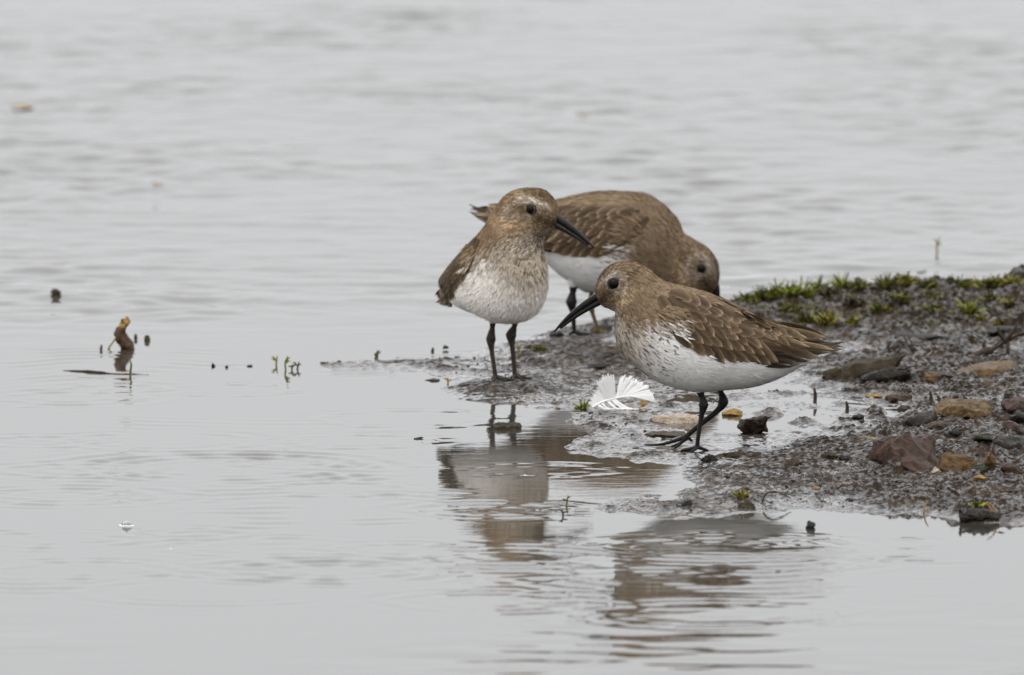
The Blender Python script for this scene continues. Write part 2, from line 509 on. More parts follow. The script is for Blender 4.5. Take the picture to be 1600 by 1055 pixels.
def tube(points, radii, n=10, squash=1.0, cap=True):
    """verts and faces of a tapered tube through points (smoothed)"""
    P = [Vector(p) for p in points]
    m = len(P)
    tt = np.linspace(0, m - 1, (m - 1) * 5 + 1)
    C = catmull([tuple(p) for p in P], tt); Rr = np.interp(tt, np.arange(m), radii)
    verts, faces = [], []
    up = Vector((0.13, 1, 0.07)).normalized()
    for i in range(len(C)):
        d = Vector(C[min(i + 1, len(C) - 1)]) - Vector(C[max(i - 1, 0)])
        d.normalize()
        a = (up - d * up.dot(d))
        if a.length < 1e-5: a = Vector((1, 0, 0)) - d * d.x
        a.normalize(); b = d.cross(a)
        for k in range(n):
            an = 2 * math.pi * k / n
            verts.append(tuple(Vector(C[i]) + (a * math.cos(an) * squash + b * math.sin(an)) * Rr[i]))
    for i in range(len(C) - 1):
        for k in range(n):
            l = (k + 1) % n
            faces.append((i * n + k, i * n + l, (i + 1) * n + l, (i + 1) * n + k))
    if cap:
        faces.append(tuple(range(n - 1, -1, -1))); q = (len(C) - 1) * n
        faces.append(tuple(range(q, q + n)))
    return verts, faces

BROWN = np.array((0.142, 0.094, 0.054)); BROWN_D = np.array((0.046, 0.030, 0.018)); BUFF = np.array((0.34, 0.245, 0.15))
PALE = np.array((0.46, 0.415, 0.355)); WHITE = np.array((0.70, 0.685, 0.66)); GREYB = np.array((0.215, 0.16, 0.105))

def lerp(a, b, k):
    k = np.asarray(k, float)
    if np.ndim(k): k = k[..., None]
    return a * (1 - k) + b * k

def sstep(a, b, x): return smooth01((np.asarray(x, float) - a) / (b - a))

def plumage_colour(B, t, phi, raw, seed):
    """colour of each small feather: brown above, streaked breast, white below"""
    ph = np.abs(np.where(phi > np.pi, phi - 2 * np.pi, phi))           # 0 back, pi belly
    f, v, y = raw[..., 0], raw[..., 2], raw[..., 1]
    st = perlin(t * 2.2, phi * 13, seed) * 0.8 + perlin(t * 4.5, phi * 32, seed + 1) * 0.95
    fine = perlin(t * 14, phi * 30, seed + 2)
    c = lerp(BROWN, GREYB, np.clip(0.5 + 0.7 * st, 0, 1))
    c = lerp(c, BROWN_D, np.clip(sstep(0.15, 0.6, fine) * 0.6, 0, 1))
    # breast: paler buff with dark streaks, then white
    ts, te, lo = B['breast']
    lim = np.interp(t, [0, 2, 3.2, 4.2, 5, 6, 7, 8, 9, 11, 15], B['limit'])
    under = sstep(-0.28, 0.28, ph - lim + 0.30 * st)
    streak = sstep(0.05, 0.45, st * 0.8 + fine * 0.6)
    br = 1 - sstep(te - 1.2, te + 0.5, t + 0.5 * st - lo * (ph - 2.0))  # 1 = still breast band
    breast = lerp(PALE * np.array((1.0, 0.97, 0.93)) * B.get('breast_tone', 1.0), BROWN_D * 1.5, streak * 0.85)
    below = lerp(WHITE + 0 * breast, breast, br)
    spot = (sstep(0.30, 0.40, perlin(t * 7 + 9, phi * 24, seed + 7)) * (1 - sstep(te + .4, te + 1.3, t)) * sstep(te - 1.5, te - .5, t))
    below = lerp(below, BROWN_D * 1.4, spot * B.get('spots', 0.85))
    c = lerp(c, below, under)
    # face marks, in a frame from the eye to the bill
    e = np.array(B['eye']); d = np.array(B['bill_base']) - e; L = np.hypot(*d); d = d / L
    a = ((f - e[0]) * d[0] + (v - e[1]) * d[1]) / L; b = (-(f - e[0]) * d[1] + (v - e[1]) * d[0]) / L
    b = b * B.get('flip', 1)
    head = 1 - sstep(4.2, 5.2, t)
    lat = sstep(0.25, 0.6, np.abs(np.sin(phi)))
    sup = np.exp(-((b - 0.40 - 0.05 * a) / 0.10) ** 2) * sstep(-1.25, -0.5, a) * (1 - sstep(0.75, 1.05, a)) * head * sstep(0.5, 0.85, np.abs(np.sin(phi)))
    ring = np.exp(-((np.hypot(a, b) - 0.36) / 0.10) ** 2) * head * lat
    lore = np.exp(-((b + 0.08) / 0.13) ** 2) * sstep(0.25, 0.45, a) * head * lat
    ear = np.exp(-((b + 0.30) / 0.28) ** 2 - ((a + 0.75) / 0.38) ** 2) * head * lat
    cheek = np.exp(-((b + 0.62) / 0.26) ** 2 - ((a - 0.15) / 0.6) ** 2) * head
    c = lerp(c, PALE, np.clip(sup * B['sup'], 0, 1)); c = lerp(c, PALE * 0.75, ring * 0.5)
    c = lerp(c, BUFF * 1.12, np.clip(cheek * B.get('cheek', 0.75), 0, 1))
    c = lerp(c, BROWN_D, np.clip(lore * 0.7, 0, 1)); c = lerp(c, BROWN * 0.8, np.clip(ear * 0.65, 0, 1))
    hs = sstep(-0.05, 0.3, perlin(t * 3.2, phi * 21, seed + 15) + 0.6 * perlin(t * 6, phi * 40, seed + 16))
    c = lerp(c, lerp(c * 0.54, c * 1.4, hs), head * 0.8)
    crown = sstep(0.48, 0.62, b) * head
    c = lerp(c, lerp(BROWN_D * 1.1, BUFF * 0.52, sstep(-0.1, 0.35, perlin(t * 2.5, phi * 24, seed + 5))), crown * 0.8)
    c = c * B.get('tint', np.ones(3))
    return np.clip(c, 0.01, 0.86)

def plumage(B, L, root, covered, covered_full, n, seed):
    rg = np.random.default_rng(seed)
    # area-weighted scatter
    tg = np.linspace(0.05, L.n - 1.05, 160); pg = np.linspace(0, 2 * np.pi, 64, endpoint=False)
    T, PH = np.meshgrid(tg, pg, indexing='ij')
    dt, dp = tg[1] - tg[0], pg[1] - pg[0]
    A = np.linalg.norm(np.cross(L.at(T + 1e-3, PH) - L.at(T, PH), L.at(T, PH + 1e-3) - L.at(T, PH)), axis=-1)
    dens = A * np.where(T < 5, 2.6, 1.0)
    cdf = np.cumsum(dens.ravel()); cdf /= cdf[-1]
    k = np.searchsorted(cdf, rg.random(n))
    t = T.ravel()[k] + (rg.random(n) - .5) * dt; phi = PH.ravel()[k] + (rg.random(n) - .5) * dp
    raw = L.at(t, phi, raw=True)
    keep = ~covered(raw)
    keep &= ~((np.hypot(raw[:, 0] - B['eye'][0], raw[:, 2] - B['eye'][1]) < 9.0) & (t < 4.5))
    t, phi, raw = t[keep], phi[keep], raw[keep]
    lap = covered_full(raw)                       # feathers that lap over the lower rim of the wing
    ok = np.ones(len(t), bool); t, phi, raw, lap = t[ok], phi[ok], raw[ok], lap[ok]
    col = plumage_colour(B, t, phi, raw, seed)
    vary = np.where(col.mean(1) > 0.45, 0.10, 0.28)
    col = col * (1 - vary / 2 + vary * rg.random(len(t)))[:, None]
    P = L.at(t, phi); Pt = L.at(np.minimum(t + 0.02, L.n - 1.0), phi); Pp = L.at(t, phi + 0.02)
    d = Pt - P; d /= np.linalg.norm(d, axis=1)[:, None] + 1e-12
    s = Pp - P; nrm = np.cross(s, d); nrm /= np.linalg.norm(nrm, axis=1)[:, None] + 1e-12
    ctr = L.at(t, phi + np.pi)
    nrm *= np.sign(np.sum(nrm * (P - ctr), axis=1))[:, None]
    ang = rg.normal(0, 0.16, len(t))
    side = np.cross(nrm, d)
    d = d * np.cos(ang)[:, None] + side * np.sin(ang)[:, None]
    side = np.cross(nrm, d)
    px = L.S
    ln = np.interp(t, [0, 2, 4, 6, 9, 14], [5, 7.5, 12, 17, 22, 24]) * px * (0.75 + 0.5 * rg.random(len(t)))
    ph = np.abs(np.where(phi > np.pi, phi - 2 * np.pi, phi))
    wd = np.interp(t, [0, 3, 6, 10], [0.8, 1.0, 1.5, 1.9]) * px * np.where(ph < 1.1, 1.35, 1.0)
    lift = (0.4 + 0.9 * rg.random(len(t))) * np.interp(t, [0, 3, 7], [0.6, 1.0, 1.5]) * px
    mid = (np.abs(raw[:, 1]) < 15) & (t > 8.3) & (t < 12.5) & (np.cos(phi) > 0)      # close the furrow between the folded wings
    lift = lift + mid * B.get('mid_lift', 2.8) * px
    lift = lift + lap * (3.0 + 3.0 * rg.random(len(t))) * px; ln = ln * (1 + 0.25 * lap)
    ln, wd, lift = ln[:, None], wd[:, None], lift[:, None]
    v0 = P - nrm * 0.3 * px - side * wd * .5; v1 = P - nrm * 0.3 * px + side * wd * .5
    m = P + d * ln * 0.55 + nrm * (lift * 0.8 + 0.2 * px)
    v2 = m + side * wd; v3 = m - side * wd
    v4 = P + d * ln + nrm * lift - nrm * 0.02 * ln
    V = np.stack([v0, v1, v2, v3, v4], 1).reshape(-1, 3)
    N = len(t); i = np.arange(N)[:, None] * 5
    F = np.concatenate([i + np.array([[0, 1, 2, 3]])], 1).tolist() + (i + np.array([[3, 2, 4]])).tolist()
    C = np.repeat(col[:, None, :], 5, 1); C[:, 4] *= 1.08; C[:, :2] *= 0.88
    o = mesh_obj("plumage", V, F, M['plumage'], root, True, np.clip(C, 0, .88).reshape(-1, 3))
    tag(o, kind="stuff")
    return o

# folded wing, drawn on bird A in photo px: root, tip, half width, lift, kind
def wing_template():
    W = []
    for k, (tx, ty) in enumerate([(1318, 543), (1301, 549), (1283, 555), (1265, 560), (1250, 565), (1236, 566)]):
        W.append(((1150 - 3 * k, 536 + 3 * k), (tx, ty), 8, 0.9 + 0.22 * k, 'primary'))
    for k, (rx, ry, tx, ty, w) in enumerate([(1150, 522, 1306, 545, 9), (1140, 530, 1278, 556, 9), (1130, 504, 1292, 527, 8), (1128, 512, 1266, 540, 9),
                                             (1122, 498, 1262, 526, 8), (1116, 493, 1238, 524, 8)]):
        W.append(((rx, ry), (tx, ty), w, 2.2 + 0.35 * k, 'tertial'))
    gt = [(1088, 538), (1103, 546), (1118, 553), (1134, 558), (1151, 561), (1169, 561), (1187, 562), (1203, 563), (1218, 562)]
    for i, (tx, ty) in enumerate(gt):
        W.append(((1052 + i * 12.5, 496 + i * 3), (tx, ty), 9.5, 4.6 - 0.12 * i, 'greater'))
    for i in range(9):
        W.append(((1042 + i * 13, 480 + i * 3.0), (1080 + i * 16.5, 525 + i * 4.0), 8.5, 5.4 - 0.12 * i, 'median'))
    for i in range(8):
        W.append(((1036 + i * 14, 468 + i * 3.5), (1068 + i * 17, 506 + i * 4.6), 8.5, 6.1 - 0.12 * i, 'median'))
    for i in range(7):
        W.append(((1032 + i * 13, 460 + i * 2.5), (1050 + i * 15.5, 488 + i * 4), 8.5, 6.7 - 0.1 * i, 'lesser'))
    # scapulars lying over the wing
    for i in range(8):
        W.append(((1062 + i * 15, 472 + i * 4.4), (1108 + i * 18, 498 + i * 5.2), 8.6, 7.2 - 0.15 * i, 'scapular'))
    for i in range(9):
        W.append(((1052 + i * 15, 460 + i * 4.4), (1094 + i * 17.5, 480 + i * 5.8), 8.2, 7.8 - 0.15 * i, 'scapular'))
    for i in range(10):
        W.append(((1048 + i * 14.5, 454 + i * 4.4), (1082 + i * 15.5, 468 + i * 6.0), 8.5, 8.4 - 0.15 * i, 'scapular'))
    return W

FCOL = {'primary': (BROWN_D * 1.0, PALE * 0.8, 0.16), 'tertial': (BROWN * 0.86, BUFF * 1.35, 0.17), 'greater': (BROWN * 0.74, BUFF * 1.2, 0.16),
        'median': (BROWN * 0.82, BUFF * 1.3, 0.15), 'lesser': (BROWN * 0.92, BUFF * 0.9, 0.15), 'scapular': (BROWN * 0.86, BUFF * 1.25, 0.14),
        'tail': (BROWN_D * 0.45, BROWN * 0.8, 0.10)}
WING_U = [(1038, 459), (1080, 457), (1130, 474), (1170, 494), (1205, 515), (1250, 525)]
WING_L = [(1026, 483), (1048, 511), (1079, 533), (1107, 548), (1141, 560), (1200, 564), (1262, 563)]

def poly_at(P, u):
    P = np.array(P, float); d = np.r_[0, np.cumsum(np.hypot(*np.diff(P, axis=0).T))]; d /= d[-1]
    return np.stack([np.interp(u, d, P[:, 0]), np.interp(u, d, P[:, 1])], -1)

def feather_mesh(name, bvh, sim, side, root2, tip2, hw, lift, kind, mat, parent, rg, S, dark_k=1.0):
    n, ws = 8, (-1, -0.86, -0.05, 0.05, 0.86, 1)
    hw = hw * rg.uniform(0.82, 1.18)
    r = np.array(root2, float); tp = np.array(tip2, float) + rg.normal(0, 2.0 if kind not in ('primary', 'tertial', 'tail') else 0.5, 2)
    ax = tp - r; ln = np.hypot(*ax); ax /= ln; pr = np.array((-ax[1], ax[0]))
    base, edge, fr = FCOL[kind]
    base = base * dark_k
    tone = 0.74 + 0.5 * rg.random(); fringe = rg.uniform(0.7, 1.0) if kind in ('primary', 'tertial', 'greater') else rg.uniform(0.3, 1.0); asym = rg.uniform(-0.6, 0.6)
    verts, cols = [], []
    bow = rg.normal(0, 0.03) * ln
    for k in range(n + 1):
        u = k / n
        if kind in ('primary', 'tertial', 'tail'):
            w = hw * min(1, 0.55 + 1.2 * u) * (1 - max(0, (u - 0.72) / 0.28) ** 1.7) ** 0.75
        else:
            w = hw * min(1, 0.6 + 1.1 * u) * math.sqrt(max(0, 1 - max(0, (u - 0.5) / 0.5) ** 1.9))
        w = max(w, 0.25)
        c2 = r + ax * ln * u + pr * bow * math.sin(math.pi * u)
        ctr = None
        for wi in ws:
            q = c2 + pr * w * wi
            f, v = sim(q)
            h = bvh.ray_cast(Vector((f * S, side * 0.2, v * S)), Vector((0, -side, 0)))
            if h[0] is None:
                fc, vc = sim(c2)
                h = bvh.ray_cast(Vector((fc * S, side * 0.2, vc * S)), Vector((0, -side, 0)))
                p = Vector((f * S, h[0].y if h[0] else 0, v * S)); nr = Vector((0, side, 0))
            else:
                p, nr = h[0], h[1]
                if nr.y * side < 0: nr = -nr
            lf = (lift * 0.6 + 0.5 + 2.4 * u - 1.5 * (abs(wi) ** 2)) * (1 - 0.75 * max(0.0, nr.z) ** 1.5)
            verts.append(p + nr * lf * S)
            dark = (1.0 - 0.30 * (1 - abs(wi)) * (0.3 + 0.7 * u)) * (0.80 + 0.28 * u)  # dark centre streak, plus overlap shade painted into the colour towards the root
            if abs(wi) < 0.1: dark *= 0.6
            e = (1.0 if abs(wi) == 1 else 0.08 if abs(wi) > 0.5 else 0) * sstep(0.45, 0.75, u)
            if k == n: e = 1.0
            elif k == n - 1: e = max(e, 0.15)
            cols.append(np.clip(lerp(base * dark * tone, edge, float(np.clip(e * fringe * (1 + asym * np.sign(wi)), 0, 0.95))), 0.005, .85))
    faces = []
    m = len(ws)
    for k in range(n):
        for j in range(m - 1):
            faces.append((k * m + j, k * m + j + 1, (k + 1) * m + j + 1, (k + 1) * m + j))
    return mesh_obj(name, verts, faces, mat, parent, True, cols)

def build_bird(B):
    foot = ground(*B['foot'])
    S = px_size(foot)
    root = empty("dunlin", foot)
    root.rotation_euler = (0, 0, B['heading'])
    tag(root, B['label'], "bird", "dunlins feeding on the mud spit")
    rg = np.random.default_rng(B['seed']); random.seed(B['seed'])
    L = Loft(B['secs'], S, B.get('head_yaw', 0), B.get('pivot', 0), B.get('shift', 0))
    verts, faces, T, PH = L.mesh()
    raw = L.at(T, PH, raw=True)
    col = plumage_colour(B, T.ravel(), PH.ravel(), raw.reshape(-1, 3), B['seed']) * 0.8
    col = np.vstack([col, col[:1], col[-1:]])
    # pull the skin slightly inside the plumage
    body = mesh_obj("body", verts, faces, M['plumage'], root, True, col)
    # similarity from bird A's wing drawing to this bird
    (a0, a1), (b0, b1) = ((60, 233), (-224, 163)), B['wing']
    za = complex(a1[0] - a0[0], a1[1] - a0[1]); zb = complex(b1[0] - b0[0], b1[1] - b0[1])
    k = zb / za
    def sim(q):
        z = complex(1095 - q[0] - a0[0], 703 - q[1] - a0[1]) * k + complex(*b0)
        return (z.real, z.imag)
    iz = 1 / k
    def unsim(f, v):
        z = ((f - b0[0]) + 1j * (v - b0[1])) * iz + complex(*a0)
        return 1095 - z.real, 703 - z.imag
    # surface that carries wing and tail feathers
    car = [tuple(s) for s in B['secs'][:12]]
    for (tx, ty, bx, by, w) in [(1240, 494, 1218, 602, 38), (1266, 496, 1256, 596, 27), (1294, 498, 1290, 590, 18), (1345, 500, 1345, 578, 9)]:
        w *= abs(k)
        car.append((*sim((tx, ty)), *sim((bx, by)), w))
    LC = Loft(car, S, 0, 0, 0)
    cv, cf, _, _ = LC.mesh(110, 56)
    bvh = BVHTree.FromPolygons([Vector(v) for v in cv], cf)
    # wings
    WU = np.array([sim(p) for p in WING_U]); WLo = np.array([sim(p) for p in WING_L])
    for side in (1, -1):
        gv = []; nu, nv = 22, 9; cols = []
        for i in range(nu):
            u = i / (nu - 1)
            pu = poly_at(WING_U, u); pl = poly_at(WING_L, u)
            for j in range(nv):
                q = pu + (pl - pu) * (j / (nv - 1))
                f, v = sim(q)
                h = bvh.ray_cast(Vector((f * S, side * 0.2, v * S)), Vector((0, -side, 0)))
                p = h[0] if h[0] else Vector((f * S, 0, v * S)); nr = h[1] if h[0] else Vector((0, side, 0))
                if nr.y * side < 0: nr = -nr
                gv.append(p + nr * 0.5 * S); cols.append(BROWN * 0.6)
        gf = [(i * nv + j, i * nv + j + 1, (i + 1) * nv + j + 1, (i + 1) * nv + j) for i in range(nu - 1) for j in range(nv - 1)]
        wing = mesh_obj("wing", gv, gf, M['feather'], root, True, cols)
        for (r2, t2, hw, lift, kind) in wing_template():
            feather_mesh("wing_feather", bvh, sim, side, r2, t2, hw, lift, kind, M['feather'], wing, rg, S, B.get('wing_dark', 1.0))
    # tail: a flat fan of twelve feathers
    tv, tc = [], []
    tr0, tr1 = sim((1205, 540)), sim((1321, 534))
    axis2 = Vector((tr1[0] - tr0[0], 0, tr1[1] - tr0[1])); tl = axis2.length; axis2.normalize()
    upn = Vector((-axis2.z, 0, axis2.x)); upn = upn if upn.z > 0 else -upn
    base = mesh_obj("tail", *tube([Vector((tr0[0], 0, tr0[1])) * S, (Vector((tr0[0], 0, tr0[1])) + axis2 * tl * .3) * S, (Vector((tr0[0], 0, tr0[1])) + axis2 * tl * .55) * S],
                                  [14 * S, 9 * S, 2 * S], 10), M['feather'], root, True, None)
    a = base.data.color_attributes.new("col", 'FLOAT_COLOR', 'POINT')
    for dcol in a.data: dcol.color = (*(BROWN_D * 0.6), 1)
    for i in range(10):
        sgn = (i - 4.5) / 4.5
        hw = 6.0
        lenf = tl * (1 - 0.16 * abs(sgn)) * (1.0 if abs(sgn) > .2 else 1.02)
        org = Vector((tr0[0], sgn * 6, tr0[1] - 2 * abs(sgn)))
        dirv = (axis2 + Vector((0, sgn * 0.07, 0)) - upn * 0.03 * abs(sgn)).normalized()
        sd = dirv.cross(upn).normalized()
        vs, cs, fs = [], [], []
        for kk in range(8):
            u = kk / 7
            w = hw * (0.6 + .4 * u) * max(0.06, (1 - max(0, (u - .75) / .25) ** 2)) ** 0.6
            for wi in (-1, -.8, 0, .8, 1):
                vs.append((org + dirv * lenf * u + sd * w * wi + upn * (1.2 * (1 - wi * wi) - 1.6 * abs(sgn) + 0.02 * i)) * S)
                cs.append(lerp(BROWN_D * (0.45 if abs(sgn) < .5 else .8), BUFF * .7, 0.6 if abs(wi) == 1 else 0))
        for kk in range(7):
            for j in range(4): fs.append((kk * 5 + j, kk * 5 + j + 1, kk * 5 + 6 + j, kk * 5 + 5 + j))
        mesh_obj("tail_feather", vs, fs, M['feather'], base, True, cs)
    # small plumage everywhere except under the folded wing
    wpoly = np.vstack([np.array([unsim(*sim(p)) for p in WING_U]), np.array(WING_L)[::-1]])
    def covered(raw, kx=1.0, ky=0.999):
        x, y = unsim(raw[..., 0], raw[..., 2])
        # shrink a little so body feathers lap the edge of the wing
        cx, cy = wpoly[:, 0].mean(), wpoly[:, 1].mean()
        px = cx + (wpoly[:, 0] - cx) * kx; py = cy + (wpoly[:, 1] - cy) * ky
        ins = np.zeros(x.shape, bool); n = len(px)
        for i in range(n):
            x0, y0, x1, y1 = px[i], py[i], px[(i + 1) % n], py[(i + 1) % n]
            ins ^= ((y0 > y) != (y1 > y)) & (x < (x1 - x0) * (y - y0) / ((y1 - y0) or 1e-9) + x0)
        ins &= np.abs(raw[..., 1]) > 9
        if ky < 1:                                   # no lapping along the back
            ym = np.interp(x, [p[0] for p in WING_U], [p[1] for p in WING_U]) * .5 + np.interp(x, [p[0] for p in WING_L], [p[1] for p in WING_L]) * .5
            ins &= (x > 1058 + 6 * np.sin(y * 0.9)) | (y < ym - 12)      # breast feathers lap over the front of the wing
        return ins
    plumage(B, L, root, covered, lambda r: covered(r, 1.0, 1.0), B.get('n', 26000), B['seed'])
    # head parts live in the (turned) head frame
    hy = lambda f, v, y, t=1.5: Vector(L.yawed(np.array([[f, y, v]], float), np.array([t]))[0] * S)
    bvh_b = BVHTree.FromPolygons([Vector(v) for v in verts], faces)
    ef, ev = B['eye']
    for side in (1, -1):
        o = hy(ef, ev, side * 60); d = (hy(ef, ev, -side * 60) - o).normalized()
        h = bvh_b.ray_cast(o, d)
        c = h[0] if h[0] else hy(ef, ev, side * 28)
        er = B.get('eye_r', 10.4) * S
        c = c + d * er * 0.50
        bm = bmesh.new(); bmesh.ops.create_uvsphere(bm, u_segments=24, v_segments=14, radius=er)
        me = bpy.data.meshes.new("eye"); bm.to_mesh(me); bm.free()
        me.polygons.foreach_set("use_smooth", [True] * len(me.polygons)); me.materials.append(M['eye'])
        eo = bpy.data.objects.new("eye", me); COL.objects.link(eo); eo.parent = root; eo.location = c
        # lids
        nrm = -d; ux = Vector((0, 0, 1)) - nrm * nrm.z; ux.normalize(); uy = nrm.cross(ux)
        vs, fs = [], []
        for i in range(24):
            an = 2 * math.pi * i / 24
            rc = c + nrm * er * 0.46 + (ux * math.cos(an) * 0.90 + uy * math.sin(an)) * er * 0.93
            for j in range(6):
                bn = 2 * math.pi * j / 6
                rad = (ux * math.cos(an) + uy * math.sin(an))
                vs.append(rc + (rad * math.cos(bn) + nrm * math.sin(bn)) * er * 0.15)
        for i in range(24):
            for j in range(6):
                fs.append((i * 6 + j, ((i + 1) % 24) * 6 + j, ((i + 1) % 24) * 6 + (j + 1) % 6, i * 6 + (j + 1) % 6))
        lid = mesh_obj("eyelid", [v - c for v in vs], fs, M['lid'], eo)
    # bill: two mandibles, drooping towards the tip
    bb, bt, hb = B['bill_base'], B['bill_tip'], B['bill_h']
    ax = np.array(bt, float) - np.array(bb, float); bl = np.hypot(*ax); ax /= bl
    dn = np.array((ax[1], -ax[0])); dn = dn if dn[1] < 0 else -dn
    if abs(dn[1]) < 0.3: dn = np.array((ax[1], -ax[0])) * B.get('bill_side', 1)
    upper, lower, ru, rl = [], [], [], []
    for k in range(10):
        u = -0.16 + 1.16 * k / 9
        droop = -B.get('droop', 4.0) * math.sin(math.pi * min(max(u, 0), 1)) * 0.9
        h = hb * (1.0 if u < 0 else (1 - u) ** 0.75 * 0.82 + 0.18)
        c = np.array(bb) + ax * bl * u + dn * droop
        upper.append(hy(*(c - dn * h * 0.44), 0)); ru.append(h * 0.56 * S)
        lower.append(hy(*(c + dn * h * 0.46), 0)); rl.append(h * 0.48 * S * (1 if k < 8 else 0.85))
    bill = mesh_obj("bill", *tube(upper, ru, 12, 0.9), M['bill'], root)
    mesh_obj("lower_mandible", *tube(lower[:-1], rl[:-1], 12, 0.92), M['bill'], bill)
    # legs
    for lg in B['legs']:
        pts = [Vector((f, y, v)) * S for (f, y, v) in lg['pts']]
        th = mesh_obj("thigh", *tube([pts[0] + Vector((0, 0, 4 * S)), pts[1] + Vector((0, 0, 2 * S)), pts[1] * .45 + pts[2] * .55], [15 * S, 10.5 * S, 4.6 * S], 12), M['plumage'], root)
        ca = th.data.color_attributes.new("col", 'FLOAT_COLOR', 'POINT')
        for dcol in ca.data: dcol.color = (*(WHITE * 0.85), 1)
        leg = mesh_obj("leg", *tube(pts, [(r * 1.4 if i == 3 else r * 0.96) * S for i, r in enumerate(lg['rad'])], 12), M[lg.get('mat', 'leg')], root)
        for toe in lg['toes']:
            tp = [Vector((f, y, v)) * S for (f, y, v) in toe]
            m = len(tp)
            rr = [3.5 * S * (1 - 0.62 * i / (m - 1)) for i in range(m)]
            mesh_obj("toe", *tube(tp, rr, 8), M[lg.get('mat', 'leg')], leg)
    return root

def PX(x0, y0, sgn, rows):
    return [(sgn * (a - x0), y0 - b, sgn * (c - x0), y0 - d, w) for (a, b, c, d, w) in rows]

A_SECS = PX(1095, 703, -1, [
    (931, 456, 938, 473, 5), (934, 444, 945, 478, 15), (943, 425, 953, 481, 24), (960, 412, 963, 487, 31), (984, 408, 963, 500, 35),
    (1010, 418, 964, 520, 42), (1037, 437, 970, 540, 50), (1070, 447, 990, 566, 60), (1105, 457, 1030, 594, 67), (1140, 473, 1080, 609, 69),
    (1170, 489, 1130, 608, 63), (1200, 508, 1175, 603, 52), (1232, 524, 1213, 591, 36), (1262, 536, 1246, 574, 20), (1287, 540, 1274, 554, 8)])
LIMIT_A = [2.5, 2.55, 2.35, 2.2, 2.05, 1.85, 1.5, 1.3, 1.2, 1.3, 1.3]
bird_a = build_bird(dict(
    label="brown dunlin walking in front, long drooping black bill pointing down to the left", foot=FOOT_A, heading=math.pi, secs=A_SECS, seed=11, wing_dark=0.9,
    wing=((60, 233), (-224, 163)), eye=(134, 263), bill_base=(157, 237), bill_tip=(227, 184), bill_h=10.8, flip=1, sup=0.4,
    breast=(4, 7.1, 0.4), limit=LIMIT_A, n=30000,
    legs=[dict(pts=[(6, 17, 122), (2, 17, 100), (-4, 17, 84), (-6, 17, 72), (-3, 17, 56), (2, 17, 24), (4, 17, 5)], rad=[10, 7, 4.6, 5.6, 4.0, 3.4, 3.6],
               toes=[[(3, 17, 6), (14, 20, 3), (30, 24, 1)], [(3, 17, 6), (15, 12, 3), (26, 5, 1)], [(3, 17, 6), (8, 28, 3), (14, 40, 1)], [(3, 17, 6), (-8, 15, 2), (-14, 14, 0)]]),
          dict(pts=[(-26, -16, 125), (-30, -16, 100), (-34, -16, 88), (-37, -16, 74), (-28, -16, 60), (4, -14, 34), (22, -12, 19)], rad=[9, 6, 4.4, 6.2, 4.8, 4.0, 4.0],
               toes=[[(20, -12, 20), (42, -12, 12), (62, -14, 7), (86, -17, 6)], [(20, -12, 20), (30, -6, 9), (40, -2, 2)], [(18, -12, 19), (28, -20, 10), (44, -30, 2)], [(18, -12, 19), (11, -10, 12)]])]))

B_SECS = [(79, 258, 75, 240, 5), (75, 270, 70, 235, 15), (64, 287, 60, 230, 24), (46, 299, 50, 224, 34), (22, 298, 56, 208, 35),
          (8, 280, 68, 188, 39), (-6, 258, 77, 162, 48), (-28, 236, 75, 132, 58), (-55, 216, 58, 106, 64), (-84, 197, 26, 93, 63),
          (-110, 180, -12, 96, 56), (-128, 165, -46, 100, 50), (-143, 151, -80, 110, 34), (-158, 138, -114, 114, 19), (-174, 127, -148, 116, 8)]
bird_b = build_bird(dict(
    label="pale-breasted dunlin standing upright at left, chest towards the viewer, bill pointing right", foot=FOOT_B, heading=-R(57), secs=B_SECS, seed=23,
    wing=((6, 214), (-176, 110)), wing_dark=0.68, eye=(46, 270), bill_base=(75, 250), bill_tip=(139, 211), droop=1.8, bill_h=12, flip=1, sup=0.95,
    head_yaw=R(30), pivot=14, shift=26, eye_r=9.2, breast=(4, 6.7, 0.15), breast_tone=0.74, spots=0.25, limit=[2.4, 2.3, 2.1, 1.95, 1.8, 1.65, 1.55, 1.4, 1.25, 1.2, 1.2], n=30000,
    tint=np.array((1.06, 1.02, 0.97)),
    legs=[dict(pts=[(4, -20, 125), (2, -20, 98), (0, -20, 82), (-4, -20, 64), (-2, -20, 48), (4, -19, 20), (6, -18, 5)], rad=[10, 6, 4.0, 5.6, 4.0, 3.4, 3.8], mat='leg_brown',
               toes=[[(6, -18, 6), (18, -16, 3), (34, -14, 1)], [(6, -18, 6), (15, -26, 3), (26, -36, 1)], [(6, -18, 6), (16, -8, 3), (28, 0, 1)], [(6, -18, 6), (-6, -18, 1)]]),
          dict(pts=[(0, 22, 125), (2, 22, 98), (0, 21, 82), (-6, 19, 68), (-3, 19, 52), (4, 18, 22), (6, 18, 6)], rad=[10, 6, 4.2, 6.2, 4.2, 3.6, 3.8], mat='leg_brown',
               toes=[[(6, 18, 6), (18, 18, 3), (34, 18, 1)], [(6, 18, 6), (15, 10, 3), (26, 0, 1)], [(6, 18, 6), (16, 28, 3), (28, 36, 1)], [(6, 18, 6), (-6, 18, 1)]])]))

